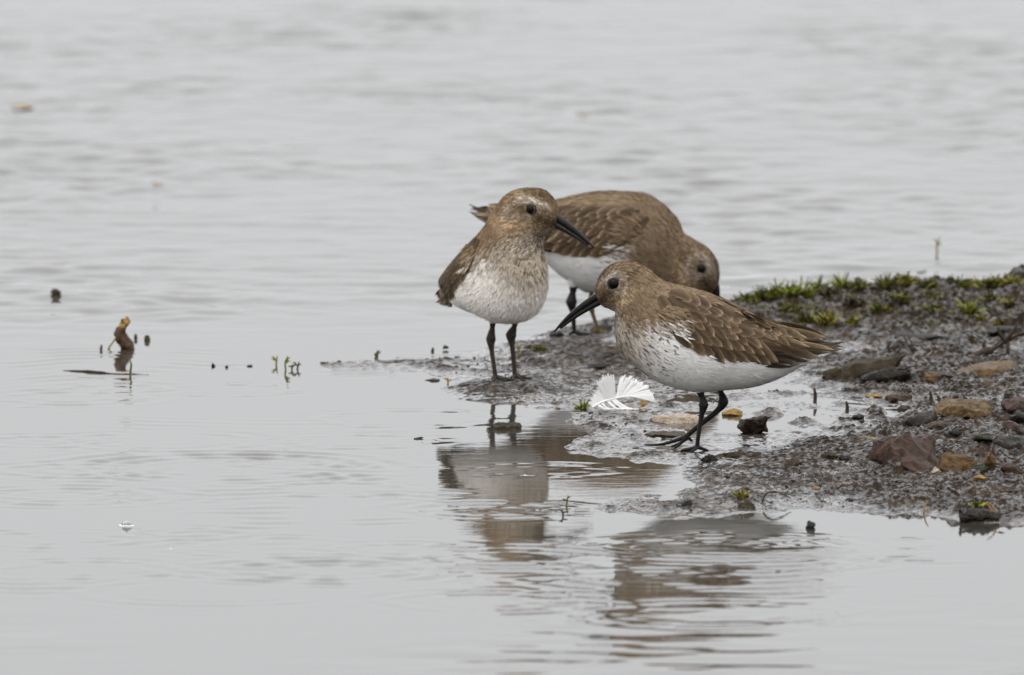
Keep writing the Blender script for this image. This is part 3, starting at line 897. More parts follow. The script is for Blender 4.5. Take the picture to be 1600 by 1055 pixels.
C_SECS = PX(905, 522, 1, [
    (1122, 446, 1107, 462, 5), (1124, 426, 1096, 464, 16), (1120, 406, 1082, 466, 25), (1107, 388, 1066, 467, 31), (1087, 375, 1052, 467, 35),
    (1070, 364, 1036, 466, 43), (1060, 346, 1018, 464, 53), (1042, 325, 998, 461, 62), (1014, 306, 975, 458, 68), (975, 300, 950, 456, 69),
    (938, 300, 922, 454, 65), (900, 306, 893, 440, 55), (862, 315, 862, 416, 41), (826, 323, 832, 388, 26), (796, 327, 804, 360, 14), (770, 329, 775, 344, 6)])
bird_c = build_bird(dict(
    label="dunlin behind the other two bending down to probe, tail to the left", foot=FOOT_C, heading=R(-4), secs=C_SECS, seed=37, wing_dark=0.82, mid_lift=0.6,
    wing=((105, 178), (-172, 196)), eye=(192, 106), bill_base=(211, 67), bill_tip=(222, -2), bill_h=10.5, flip=1, sup=0.75, bill_side=-1, eye_r=8.4,
    breast=(4, 8.3, 0.4), limit=[2.4, 2.3, 2.2, 2.2, 2.2, 2.15, 2.0, 1.75, 1.6, 1.6, 1.6], n=26000,
    legs=[dict(pts=[(-4, -18, 110), (-7, -18, 82), (-9, -18, 66), (-11, -18, 52), (-9, -18, 36), (-7, -17, 12), (-6, -17, 4)], rad=[11, 8, 5.0, 6.6, 4.6, 3.6, 3.8],
               toes=[[(-6, -17, 5), (10, -17, 2), (22, -17, 1)], [(-6, -17, 5), (6, -26, 2), (14, -34, 1)], [(-6, -17, 5), (6, -8, 2), (14, -2, 1)], [(-6, -17, 5), (-16, -17, 1)]]),
          dict(pts=[(18, 18, 110), (18, 18, 78), (18, 18, 62), (17, 18, 46), (20, 18, 30), (27, 17, 10), (28, 17, 4)], rad=[10, 6, 3.6, 4.6, 3.4, 3.0, 3.2], mat='leg_olive',
               toes=[[(28, 17, 5), (42, 17, 2), (54, 17, 1)], [(28, 17, 5), (38, 8, 2), (46, 2, 1)], [(28, 17, 5), (38, 26, 2), (46, 34, 1)], [(28, 17, 5), (18, 17, 1)]])]))

# ------------------------------------------------------------------ stones
def stone_mat(name, c1, c2, c3=None, rough=(0.28, 0.6), scale=240, mud_k=0.8, dim=0.62):
    c1, c2 = tuple(x * dim for x in c1), tuple(x * dim for x in c2)
    if c3: c3 = tuple(x * dim for x in c3)
    m, nt, p = new_mat(name)
    v = coords(nt)
    n1 = nnoise(nt, scale, 6, 0.62, v, 0.6)
    st = [(0.32, c1), (0.66, c2)] if c3 is None else [(0.30, c1), (0.52, c2), (0.68, c3)]
    r = ramp(nt, n1.outputs[0], st)
    n2 = nnoise(nt, scale * 7, 5, 0.7, v)
    mx = nt.nodes.new("ShaderNodeMix"); mx.data_type = 'RGBA'; mx.blend_type = 'MULTIPLY'; mx.inputs[0].default_value = 0.7
    sp = ramp(nt, n2.outputs[0], [(0.38, (0.3, 0.27, 0.24)), (0.58, (1.1, 1.1, 1.1))])
    nt.links.new(r.outputs[0], mx.inputs[6]); nt.links.new(sp.outputs[0], mx.inputs[7])
    mm = nt.nodes.new("ShaderNodeMix"); mm.data_type = 'RGBA'                      # smears of mud
    ms = ramp(nt, nnoise(nt, scale * 0.8, 5, 0.7, v, 1.0).outputs[0], [(0.50, (0, 0, 0)), (0.62, (mud_k,) * 3)])
    nt.links.new(ms.outputs[0], mm.inputs[0]); nt.links.new(mx.outputs[2], mm.inputs[6]); mm.inputs[7].default_value = (0.032, 0.025, 0.019, 1)
    nt.links.new(mm.outputs[2], p.inputs["Base Color"])
    p.inputs["Specular IOR Level"].default_value = 0.1
    rr = ramp(nt, n2.outputs[0], [(0.35, (rough[0],) * 3), (0.65, (rough[1],) * 3)])
    nt.links.new(rr.outputs[0], p.inputs["Roughness"])
    b = bump(nt, n2.outputs[0], 0.0012); b2 = bump(nt, n1.outputs[0], 0.0025, 1.0, b.outputs[0])
    nt.links.new(b2.outputs[0], p.inputs["Normal"])
    return m

M['s_slate'] = stone_mat('stone_olive_slate', (0.035, 0.026, 0.012), (0.075, 0.056, 0.026), (0.14, 0.095, 0.03))
M['s_grey'] = stone_mat('stone_grey', (0.035, 0.030, 0.026), (0.085, 0.072, 0.062))
M['s_red'] = stone_mat('stone_red_brown', (0.065, 0.033, 0.022), (0.125, 0.070, 0.048), (0.19, 0.115, 0.08))
M['s_ochre'] = stone_mat('stone_ochre', (0.09, 0.045, 0.014), (0.20, 0.105, 0.030), (0.34, 0.19, 0.06))
M['s_tan'] = stone_mat('stone_tan', (0.13, 0.075, 0.025), (0.28, 0.18, 0.08), (0.44, 0.31, 0.17))
M['s_pale'] = stone_mat('stone_pale', (0.33, 0.24, 0.15), (0.55, 0.45, 0.35), (0.68, 0.60, 0.52), mud_k=0.2, dim=1.0)
M['s_brown'] = stone_mat('stone_brown', (0.045, 0.030, 0.018), (0.10, 0.070, 0.038), (0.17, 0.12, 0.06))
M['s_dark'] = stone_mat('stone_dark', (0.018, 0.017, 0.016), (0.045, 0.042, 0.038))
M['s_algae'] = stone_mat('stone_algae', (0.010, 0.016, 0.006), (0.028, 0.042, 0.012), (0.05, 0.06, 0.02))
M['s_gold'] = stone_mat('stone_golden', (0.22, 0.12, 0.025), (0.42, 0.25, 0.06), (0.5, 0.34, 0.12), mud_k=0.4, dim=0.9)
M['s_crumb'] = stone_mat('mud_crumb', (0.012, 0.009, 0.007), (0.035, 0.025, 0.017), (0.09, 0.06, 0.03), dim=1.0, scale=60)
M['s_pink'] = stone_mat('stone_pink', (0.10, 0.055, 0.045), (0.19, 0.12, 0.10))

def stone(px, py, w, h, dep, mat, label, seed, rot=0.0, tilt=0.0, roll=0.0, sink=0.36, flat=0.5, group=None, name="stone", cat="stone", z=None, npts=26, rough=1.0):
    """angular wet stone: convex hull of a squashed point cloud, chipped and roughened; w, h in photo px, py = its foot"""
    p = on_mud(px, py) if z is None else ground(px, py, z)
    S = px_size(p)
    rg = random.Random(seed)
    bm = bmesh.new()
    W, H, D = w * S / 2, h * S, dep * S / 2
    for _ in range(npts):
        a, b = rg.uniform(0, 2 * math.pi), rg.uniform(-1, 1)
        q = Vector((math.cos(a) * math.sqrt(1 - b * b), math.sin(a) * math.sqrt(1 - b * b), b))
        m = max(abs(q.x), abs(q.y), abs(q.z))
        q = q * (flat / m + (1 - flat)) * rg.uniform(0.86, 1.04)
        bm.verts.new((q.x * W, q.y * D, (q.z * 0.5 + 0.5) * H))
    r = bmesh.ops.convex_hull(bm, input=bm.verts)
    bmesh.ops.delete(bm, geom=list({g for g in r['geom_interior'] + r['geom_unused'] if isinstance(g, bmesh.types.BMVert)}), context='VERTS')
    bmesh.ops.dissolve_limit(bm, angle_limit=R(9), verts=bm.verts, edges=bm.edges)
    bmesh.ops.bevel(bm, geom=list(bm.edges), offset=min(W, H, D) * 0.09, segments=2, affect='EDGES', profile=0.6)
    bmesh.ops.triangulate(bm, faces=bm.faces)
    long = max(W, D, H)
    for _ in range(2 if w < 30 else 3):
        es = [e for e in bm.edges if e.calc_length() > long * 0.16]
        if not es: break
        bmesh.ops.subdivide_edges(bm, edges=es, cuts=1, use_grid_fill=False)
        bmesh.ops.triangulate(bm, faces=bm.faces)
    bm.normal_update()
    off = Vector((seed * 3.7, seed * 1.3, 0))
    for v in bm.verts:
        k = mnoise.fractal(v.co / long * 2.6 + off, 1.0, 2.0, 4)
        v.co += v.normal * k * min(W, H, D) * 0.2 * rough
    me = bpy.data.meshes.new(name); bm.to_mesh(me); bm.free()
    me.polygons.foreach_set("use_smooth", [True] * len(me.polygons))
    me.set_sharp_from_angle(angle=R(28))
    me.materials.append(mat)
    o = bpy.data.objects.new(name, me); COL.objects.link(o)
    o.location = p - Vector((0, 0, H * sink)) + Vector((0, D * 0.7, 0))
    o.rotation_euler = (R(tilt), R(roll), R(rot))
    tag(o, label, cat, group)
    return o

STONES = [
    # px, py(foot), w, h, depth, material, label, seed, extras
    (1357, 588, 142, 28, 80, 's_slate', "long olive-brown slate slab, the longest stone behind the walking bird's tail", 3, dict(roll=-10, flat=0.85, tilt=4, sink=0.15, npts=18)),
    (1385, 600, 84, 26, 90, 's_grey', "grey wedge-shaped stone lying against the front of the long slate slab", 4, dict(roll=-10, flat=0.7, sink=0.2)),
    (1452, 596, 42, 16, 70, 's_ochre', "small flat ochre stone just right of the long slate slab", 5, dict(flat=0.6)),
    (1540, 588, 100, 20, 160, 's_tan', "flat pale tan stone sunk in mud near the twig", 6, dict(flat=0.7, roll=-4)),
    (1506, 652, 90, 30, 120, 's_tan', "tan block with flat pinkish top at the middle right", 7, dict(flat=0.85, sink=0.2)),
    (1588, 640, 46, 28, 90, 's_pink', "pinkish tan stone cut by the right edge of the picture", 8, dict(flat=0.6)),
    (1422, 732, 128, 56, 190, 's_red', "large reddish brown flat-topped rock on the right, the biggest stone", 9, dict(flat=0.75, tilt=9, sink=0.22, rot=10, npts=20)),
    (1366, 718, 36, 26, 60, 's_algae', "dark green algae-covered stone at the left end of the red-brown rock", 10, dict(flat=0.3)),
    (1492, 738, 62, 34, 100, 's_ochre', "rusty ochre angular stone leaning on the red-brown rock", 12, dict(flat=0.7, roll=14, tilt=10)),
    (1546, 733, 36, 38, 60, 's_ochre', "upright golden-brown pointed stone beside the rusty ochre one", 13, dict(flat=0.5, roll=-12, npts=16)),
    (1460, 742, 22, 18, 40, 's_pale', "small pale triangular stone in front of the rusty ochre one", 14, dict(flat=0.3, npts=12)),
    (1530, 738, 30, 14, 50, 's_algae', "small dark green stone under the pointed golden one", 15, dict(flat=0.4)),
    (1575, 702, 60, 26, 100, 's_grey', "grey hump of stone near the right edge above the pointed stone", 16, dict(flat=0.4)),
    (1578, 676, 40, 24, 70, 's_pink', "dull pink stone between dark lumps near the right edge", 17, dict(flat=0.5, roll=20)),
    (1536, 690, 34, 16, 60, 's_algae', "dark mossy stone left of the dull pink stone", 18, dict(flat=0.4)),
    (1177, 679, 52, 36, 70, 's_brown', "brown pyramid-like stone standing in a puddle right of the walking bird's legs", 19, dict(flat=0.45, npts=14, sink=0.15)),
    (1052, 661, 84, 15, 90, 's_pale', "flat cream stone behind the walking bird's legs", 20, dict(flat=0.8, sink=0.3)),
    (1144, 650, 34, 14, 50, 's_gold', "small golden orange stone just behind the walking bird's far leg", 21, dict(flat=0.5)),
    (1005, 633, 16, 8, 30, 's_gold', "tiny golden stone by the right end of the white feather", 22, dict(flat=0.4)),
    (1366, 622, 26, 9, 40, 's_gold', "small yellow stone below the slate slabs", 23, dict(flat=0.4)),
    (1405, 627, 44, 14, 60, 's_red', "low reddish stone right beside the small yellow stone", 24, dict(flat=0.5)),
    (1413, 642, 22, 12, 36, 's_brown', "small brown stone below the low reddish stone", 25, dict(flat=0.3)),
    (1390, 666, 44, 10, 50, 's_grey', "smooth low grey stone awash above the red-brown rock", 26, dict(flat=0.3)),
    (1340, 655, 24, 9, 36, 's_dark', "small flat dark stone in the wet left of the smooth grey stone", 27, dict(flat=0.4)),
    (1355, 688, 30, 9, 26, 's_gold', "yellow-orange chip lying on top of the green stone's left side", 28, dict(flat=0.5, roll=8, z=0.006)),
    (1440, 664, 60, 20, 80, 's_grey', "rough grey stone between the tan block and the red-brown rock", 29, dict(flat=0.6, roll=-8)),
    (1470, 672, 54, 18, 70, 's_brown', "low brown stone under the tan block", 30, dict(flat=0.6, roll=-6)),
    (1296, 718, 30, 16, 44, 's_brown', "rough brown stone left of the green stone", 31, dict(flat=0.4)),
    (1322, 720, 24, 12, 40, 's_dark', "dark pebble between the rough brown stone and the green stone", 32, dict(flat=0.4)),
    (1240, 728, 30, 14, 40, 's_brown', "low brown stone in the mud right of the walking bird's feet", 33, dict(flat=0.3)),
    (1110, 722, 30, 16, 30, 's_dark', "dark wet lump right in front of the walking bird's feet", 34, dict(flat=0.4)),
    (1150, 716, 40, 14, 40, 's_brown', "flat brown stone right of the walking bird's standing foot", 35, dict(flat=0.5)),
    (1166, 795, 30, 16, 36, 's_brown', "brown clod with a green sprig at the mud's near edge", 36, dict(flat=0.3)),
    (1267, 826, 22, 17, 40, 's_dark', "pointed dark grey pebble alone in the water at the front", 37, dict(flat=0.2, npts=12, z=0.0)),
    (1532, 812, 74, 26, 60, 's_grey', "grassy mud clod at the right end of the near shore", 38, dict(flat=0.3)),
    (1074, 792, 18, 16, 26, 's_dark', "small dark stone with a yellow chip on the near mud tongue", 39, dict(flat=0.3)),
    (1054, 797, 12, 8, 20, 's_gold', "tiny yellow chip beside the dark stone on the near mud tongue", 40, dict(flat=0.3)),
    (793, 671, 50, 18, 60, 's_slate', "olive-brown stone awash between the reflected legs", 41, dict(flat=0.4, z=0.0, sink=0.5)),
    (1040, 683, 80, 9, 60, 's_brown', "flat brown stone in the puddle below the cream stone", 42, dict(flat=0.7, sink=0.35)),
    (1030, 578, 30, 12, 50, 's_dark', "dark clod behind the white feather under the bird's breast", 43, dict(flat=0.4)),
    (935, 577, 50, 12, 50, 's_dark', "dark lump of mud above the white feather", 44, dict(flat=0.4)),
    (1480, 590, 20, 8, 40, 's_brown', "small brown stone between the ochre stone and the pale tan one", 45, dict()),
    (1580, 740, 40, 22, 60, 's_red', "dark red stone at the right edge beside the pointed stone", 46, dict(flat=0.4)),
    (1532, 748, 22, 7, 30, 's_gold', "tiny orange chip below the small dark green stone", 47, dict(flat=0.4)),
    (1276, 765, 14, 6, 24, 's_gold', "tiny yellow chip alone on the near mud right of the sprig", 48, dict(flat=0.4)),
    (1500, 680, 40, 16, 60, 's_dark', "dark stone under the right end of the tan block", 49, dict(flat=0.5)),
    (1598, 660, 40, 26, 60, 's_dark', "black wet stone at the right edge below the pinkish one", 50, dict(flat=0.5)),
    (1440, 530, 90, 12, 90, 's_grey', "long low grey-brown stone lying under the weedy crest", 51, dict(flat=0.6, sink=0.4)),
    (1570, 522, 60, 14, 80, 's_grey', "flat grey stone behind the twig near the right edge", 52, dict(flat=0.7)),
    (940, 519, 40, 16, 60, 's_brown', "brown lump beside the bending bird's feet", 53, dict(flat=0.4)),
    (870, 527, 26, 12, 40, 's_dark', "dark lump left of the bending bird's feet", 54, dict(flat=0.4)),
]
for (px, py, w, h, dep, mk, lab, sd, kw) in STONES:
    clod = ' clod ' in lab or ' lump ' in lab
    stone(px, py, w, h, dep, M[mk], lab, sd, name="mud_clod" if clod else "stone", cat="mud clod" if clod else "stone", **kw)

# small pebbles strung along the drowned end of the spit
PEBS = [(333, 573, 7, 9), (354, 575, 6, 6), (391, 573, 12, 4), (507, 569, 18, 4), (530, 568, 9, 6), (579, 570, 18, 9),
        (588, 558, 7, 11), (676, 550, 6, 10), (696, 548, 11, 11), (688, 563, 6, 7), (713, 562, 12, 7), (677, 596, 28, 4), (655, 687, 18, 4),
        (640, 572, 40, 5), (620, 569, 26, 4), (720, 575, 26, 5)]
PEBS.sort()
ORD = ("first second third fourth fifth sixth seventh eighth ninth tenth eleventh twelfth thirteenth fourteenth fifteenth sixteenth seventeenth eighteenth nineteenth "
       "twentieth twenty-first twenty-second twenty-third twenty-fourth").split()
def peb_label(i, w, h):
    look = "flat" if w > 2.2 * h else "upright" if h > w * 1.3 else "rounded"
    return "%s %s pebble, %s from the left in the row along the drowned spit" % (look, "brown" if i % 3 else "grey", ORD[i])
for i, (px, py, w, h) in enumerate(PEBS):
    stone(px, py, w, h, w * 1.6, M['s_brown' if i % 3 else 's_grey'], peb_label(i, w, h), 100 + i, flat=0.2, npts=12,
          group="pebbles along the drowned spit", name="pebble", cat="pebble", z=0.0, sink=0.25)

# ------------------------------------------------------------------ loose grit, too small and many to count
def scatter_stuff():
    rg = random.Random(77)
    V, F = [], []
    n = 0
    while n < 12000:
        px = rg.uniform(700, 1640); py = rg.uniform(445, 812)
        if px < 1180 and rg.random() < 0.55: continue
        p = ground(px, py, 0)
        z = mud_z(p.x, p.y)
        if z < 0.0016: continue
        if mnoise.noise(Vector((p.x * 22, p.y * 9, 0))) < rg.uniform(-0.35, 0.35): continue
        s = px_size(p) * rg.choice((0.7, 0.9, 1.1, 1.4, 2.0, 3.0, 4.2)) * rg.uniform(0.7, 1.3)
        b = len(V)
        ax = [rg.uniform(0.6, 1.4) for _ in range(3)]
        th = rg.uniform(0, 3.1)
        for (x, y, zz) in ((1, 0, 0), (-1, .2, 0), (0, 1, .1), (.1, -1, 0), (.1, 0, .8), (0, 0, -.6)):
            x, y = x * ax[0], y * ax[1]
            V.append((p.x + (x * math.cos(th) - y * math.sin(th)) * s, p.y + (x * math.sin(th) + y * math.cos(th)) * s, z + (zz * 0.7 - 0.15) * ax[2] * s + rg.uniform(-.2, .2) * s))
        F += [(b, b + 2, b + 4), (b + 2, b + 1, b + 4), (b + 1, b + 3, b + 4), (b + 3, b, b + 4), (b + 2, b, b + 5), (b + 1, b + 2, b + 5), (b + 3, b + 1, b + 5), (b, b + 3, b + 5)]
        n += 1
    o = mesh_obj("grit", V, F, M['s_crumb'], None, False)
    tag(o, "fine dark grit and crumbs of mud strewn over the wet spit", "grit", kind="stuff")
scatter_stuff()

# ------------------------------------------------------------------ weeds, sprigs, twigs
def leaf_mat(name, c1, c2):
    m = simple_mat(name, c1, c2, 260, 0.45, 0.0002)
    return m
M['w_bright'] = leaf_mat('weed_bright', (0.075, 0.095, 0.010), (0.22, 0.23, 0.022))
M['w_olive'] = leaf_mat('weed_olive', (0.04, 0.044, 0.008), (0.13, 0.125, 0.022))
M['w_yellow'] = leaf_mat('weed_yellow', (0.10, 0.09, 0.015), (0.24, 0.20, 0.03))
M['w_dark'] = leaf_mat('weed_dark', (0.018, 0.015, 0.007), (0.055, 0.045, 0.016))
M['stalk'] = simple_mat('dead_stalk', (0.03, 0.018, 0.010), (0.085, 0.052, 0.026), 300, 0.55, 0.0006)
M['straw'] = simple_mat('straw', (0.20, 0.115, 0.03), (0.33, 0.20, 0.06), 300, 0.55, 0.0004)
M['twig'] = simple_mat('twig', (0.022, 0.015, 0.011), (0.06, 0.042, 0.03), 300, 0.45, 0.0005)
M['white'] = simple_mat('white_down', (0.80, 0.79, 0.78), (0.84, 0.83, 0.82), 300, 0.8, 0)

def leaf_blades(rg, n, w, h, S, lean=0.6, wide=2.4):
    """curled little leaves on short stems rising from a point"""
    V, F = [], []
    for _ in range(n):
        a = rg.uniform(0, 2 * math.pi); rr = rg.random() ** 0.7
        base = Vector((math.cos(a) * rr * w * .42, math.sin(a) * rr * w * .42, -1)) * S
        ht = h * rg.uniform(0.35, 1.0) * (1 - 0.45 * rr) * S
        a = rg.uniform(0, 2 * math.pi)
        d = Vector((math.cos(a) * lean * rg.uniform(0.2, 1.2), math.sin(a) * lean * rg.uniform(0.2, 1.2), 1)).normalized()
        sd = d.cross(Vector((math.cos(a + rg.uniform(-1, 1)), math.sin(a + rg.uniform(-1, 1)), 0.2))).normalized()
        bw = wide * rg.uniform(0.6, 1.3) * S
        cv = Vector((math.cos(a), math.sin(a), -0.6)) * ht * rg.uniform(0.05, 0.5)
        b = len(V)
        for k, ww in ((0, .3), (.3, .8), (.6, 1.0), (.85, .7), (1, .05)):
            c = base + d * ht * k + cv * k * k
            V += [c - sd * bw * ww, c + sd * bw * ww]
        for k in range(4): F.append((b + 2 * k, b + 2 * k + 1, b + 2 * k + 3, b + 2 * k + 2))
    return V, F

def weed(px, py, w, h, mat, label, seed, n=None, lean=0.75, wide=1.9, base=True, cat="weed", name="weed_tuft", z=None, group="green weeds on the mud"):
    p = on_mud(px, py) if z is None else ground(px, py, z)
    S = px_size(p)
    rg = random.Random(seed)
    root = empty(name, p)
    V, F = leaf_blades(rg, n or int(w * 2.0), w, h, S, lean, wide)
    mesh_obj("leaves", V, F, mat, root)
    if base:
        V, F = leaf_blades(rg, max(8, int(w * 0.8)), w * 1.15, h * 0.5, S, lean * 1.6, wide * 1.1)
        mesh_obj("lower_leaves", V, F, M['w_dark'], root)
    st = []
    for i in range(3):
        a = rg.uniform(0, 6.28)
        tv, tf = tube([(0, 0, -2 * S), (math.cos(a) * w * .12 * S, math.sin(a) * w * .12 * S, h * .3 * S), (math.cos(a) * w * .25 * S, math.sin(a) * w * .25 * S, h * .7 * S)], [1.2 * S, .9 * S, .5 * S], 5)
        mesh_obj("stem", tv, tf, M['w_olive'], root)
    tag(root, label, cat, group)
    return root

WEEDS = [
    (1168, 470, 50, 14, 'w_olive', "low dark green weed patch at the left end of the crest"),
    (1216, 464, 38, 28, 'w_bright', "bright green weed tuft at the left part of the crest"),
    (1254, 464, 34, 30, 'w_bright', "feathery light green weed tuft right of the bright one on the crest"),
    (1279, 456, 24, 26, 'w_olive', "dark rounded clump standing up on the crest"),
    (1318, 452, 36, 26, 'w_bright', "spreading green tuft with upright sprigs just right of the dark rounded clump"),
    (1300, 462, 36, 18, 'w_dark', "dark trailing weed below the rounded clump"),
    (1388, 448, 30, 22, 'w_olive', "dark olive tuft in the middle of the crest"),
    (1414, 446, 28, 22, 'w_yellow', "yellowish tuft in the middle of the crest"),
    (1496, 446, 34, 18, 'w_olive', "thin-leaved olive weed on the crest right of the yellowish tuft"),
    (1508, 452, 24, 14, 'w_bright', "small bright patch under the thin-leaved olive weed"),
    (1552, 446, 40, 18, 'w_olive', "olive green weed near the right end of the crest"),
    (1580, 446, 40, 20, 'w_yellow', "yellow-green weed cut by the right edge on the crest"),
    (1513, 490, 20, 26, 'w_bright', "vivid green single plant below the crest on the right"),
    (1578, 480, 26, 18, 'w_yellow', "small yellow-green cushion near the right edge below the crest"),
    (1456, 466, 30, 16, 'w_olive', "small olive cushion below the crest in the middle right"),
    (1460, 486, 50, 14, 'w_olive', "sparse olive weed below the small olive cushion"),
    (1292, 508, 34, 28, 'w_yellow', "yellow-green weed right behind the walking bird's tail"),
    (1262, 505, 28, 26, 'w_olive', "leaning mossy sprig left of the yellow-green weed by the tail"),
    (1234, 486, 34, 18, 'w_olive', "patchy olive weed above the walking bird's back end"),
    (1375, 486, 40, 14, 'w_olive', "sparse dark weed below the middle of the crest"),
    (1536, 500, 18, 12, 'w_yellow', "tiny yellow-green tuft left of the flat grey stone"),
    (1560, 508, 20, 14, 'w_yellow', "tiny tuft on top of the flat grey stone"),
    (1330, 505, 24, 12, 'w_yellow', "tiny yellow tuft on the bare mud right of the tail"),
    (845, 548, 30, 10, 'w_olive', "moss patch on the mud between the standing bird and the bending bird"),
    (910, 640, 16, 16, 'w_bright', "tiny green sprig left of the white feather"),
    (1160, 778, 18, 16, 'w_yellow', "yellow-green sprig on the clod at the mud's near edge"),
    (1528, 790, 26, 9, 'w_bright', "green moss on the grassy mud clod at right"),
    (1000, 520, 40, 10, 'w_dark', "dark weed under the bending bird's belly"),
]
WEEDS += [
    (1190, 466, 36, 20, 'w_olive', "mid-green weed tuft between the low dark patch and the bright tuft"),
    (1236, 462, 30, 24, 'w_bright', "light green tuft filling the gap left of the feathery tuft"),
    (1345, 450, 40, 16, 'w_olive', "low olive mat on the crest between the sprigged tuft and the dark olive tuft"),
    (1450, 448, 40, 14, 'w_olive', "low dark green mat on the crest right of the yellowish tuft"),
    (1530, 448, 30, 16, 'w_yellow', "yellowish weed between the thin-leaved and the olive green weeds on the crest"),
    (1405, 470, 40, 16, 'w_olive', "olive weed patch just below the yellowish crest tuft"),
    (1335, 476, 36, 16, 'w_dark', "dark weed patch below the low olive mat"),
    (1545, 470, 30, 16, 'w_olive', "olive weed patch left of the yellow-green cushion"),
]
for i, (px, py, w, h, mk, lab) in enumerate(WEEDS):
    weed(px, py, w * 1.15, h * 1.5, M[mk], lab, 300 + i)

# scattered filmy algae between the weeds on the crest
def algae():
    rg = random.Random(9); V, F = [], []
    for _ in range(900):
        px = rg.uniform(1130, 1640); py = rg.uniform(440, 510)
        p = on_mud(px, py)
        if p.z < 0.003: continue
        v, f = leaf_blades(rg, 4, 9, rg.uniform(4, 12), px_size(p), 1.4, 2.2)
        b = len(V); V += [x + p for x in v]; F += [tuple(k + b for k in q) for q in f]
    tag(mesh_obj("algae", V, F, M['w_olive']), "thin scattering of olive algae over the crest of the spit", "algae", kind="stuff")
algae()

def rod(name, pts_px, rad, mat, label, cat, z0=0.0, group=None, parent=None, n=8):
    """thin stalk or twig; points are (px across, depth px, px up) from its foot"""
    (fx, fy) = pts_px[0]
    p = ground(fx, fy, z0); S = px_size(p)
    pts = [Vector(q) * S for q in pts_px[1:]]
    o = mesh_obj(name, *tube(pts, [r * S for r in rad], n), mat, parent)
    o.location = p
    if label: tag(o, label, cat, group)
    return o, p, S

def roughen(o, amp, scale):
    """bark-like unevenness"""
    for v in o.data.vertices:
        k = mnoise.noise_vector(v.co * scale)
        v.co += k * amp
    return o

# dead stalk standing in the water on the left
p = ground(197, 546, 0); S = px_size(p)
root = empty("dead_stalk", p)
roughen(mesh_obj("stem", *tube([Vector(q) * S for q in ((4, 0, -8), (3, 0, 3), (-4, 0, 14), (-9, 0, 24), (-4, 0, 36), (-1, 0, 47))], [7 * S, 10 * S, 10.5 * S, 10 * S, 6.5 * S, 6.5 * S], 14), M['stalk'], root), 0.0013, 330)
roughen(mesh_obj("split_tip", *tube([Vector(q) * S for q in ((-7, -2, 26), (-5, -3, 36), (0, -3, 44), (5, -2, 48))], [5 * S, 6 * S, 5.5 * S, 5 * S], 12, 0.6), M['straw'], root), 0.0013, 300)
mesh_obj("side_stem", *tube([Vector(q) * S for q in ((-14, 0, 20), (-20, -2, 12), (-26, -4, 4), (-27, -4, -3))], [1.6 * S, 1.5 * S, 1.6 * S, 2.6 * S], 6), M['w_yellow'], root)
tag(root, "stout brown dead plant stalk with a split straw tip standing in the water", "plant stalk")
rod("plant_stub", [(158, 548), (0, 0, -6), (0, 0, 3), (1, 0, 9)], [2.2, 2.2, 1.4], M['stalk'], "thin brown stub in the water just left of the dead stalk", "plant stub")
rod("plant_stub", [(212, 530), (0, 0, -6), (0, 0, 3), (0, 0, 8)], [2.6, 2.8, 1.6], M['twig'], "narrow dark stub just right of the dead stalk", "plant stub")
rod("plant_stub", [(230, 532), (0, 0, -8), (0, 0, 2), (-1, 0, 8)], [4.5, 5, 3], M['w_dark'], "thicker dark stub, the farther right of two beside the dead stalk", "plant stub")
rod("grass_blade", [(203, 587), (0, 0, -4), (1, 0, 8), (2, 0, 18), (-1, 0, 27)], [1.8, 1.8, 1.5, .6], M['w_olive'], "single green blade rising from the floating twig at left", "grass blade")
p = ground(165, 583, 0.0); S = px_size(p)
t = mesh_obj("floating_twig", *tube([Vector(q) * S for q in ((-68, 40, .2), (-40, 26, .5), (-12, 6, .9), (10, -16, .4), (38, -26, .8), (68, -34, .2))], [.8 * S, 1.6 * S, 1.9 * S, 1.6 * S, 2.0 * S, 1.0 * S], 7), M['twig'])
roughen(t, 0.0005, 160)
t.location = p; tag(t, "long thin twig floating flat on the water at left", "twig")
stone(88, 463, 18, 17, 18, M['stalk'], "dark round seed head floating alone at far left", 201, z=0.0, flat=0.1, sink=0.2, name="seed_head", cat="seed head")
for i, (px, py, w, lab) in enumerate([(35, 170, 34, "brown leaf adrift near the upper left corner"), (247, 291, 16, "small brown leaf adrift in the upper left water"), (910, 181, 18, "small brown leaf adrift above the birds"),
                                      (1440, 428, 14, "grey scrap floating behind the crest of the spit")]):
    p = ground(px, py, 0.0006); S = px_size(p)
    V, F = [], []
    for k in range(7):
        u = k / 6; ww = w * .28 * math.sin(math.pi * (0.06 + .88 * u)) * 3.0
        for j in (-1, -.5, 0, .5, 1):
            V.append(((u - .5) * w * S, j * ww * S, (abs(j) * 2.2 + 1.6 * math.sin(u * 5 + i) + 1.6) * S))
    for k in range(6):
        for j in range(4): F.append((k * 5 + j, k * 5 + j + 1, k * 5 + 6 + j, k * 5 + 5 + j))
    o = mesh_obj("floating_leaf", V, F, M['straw' if i < 3 else 'twig']); o.location = p
    tag(o, lab, "leaf")

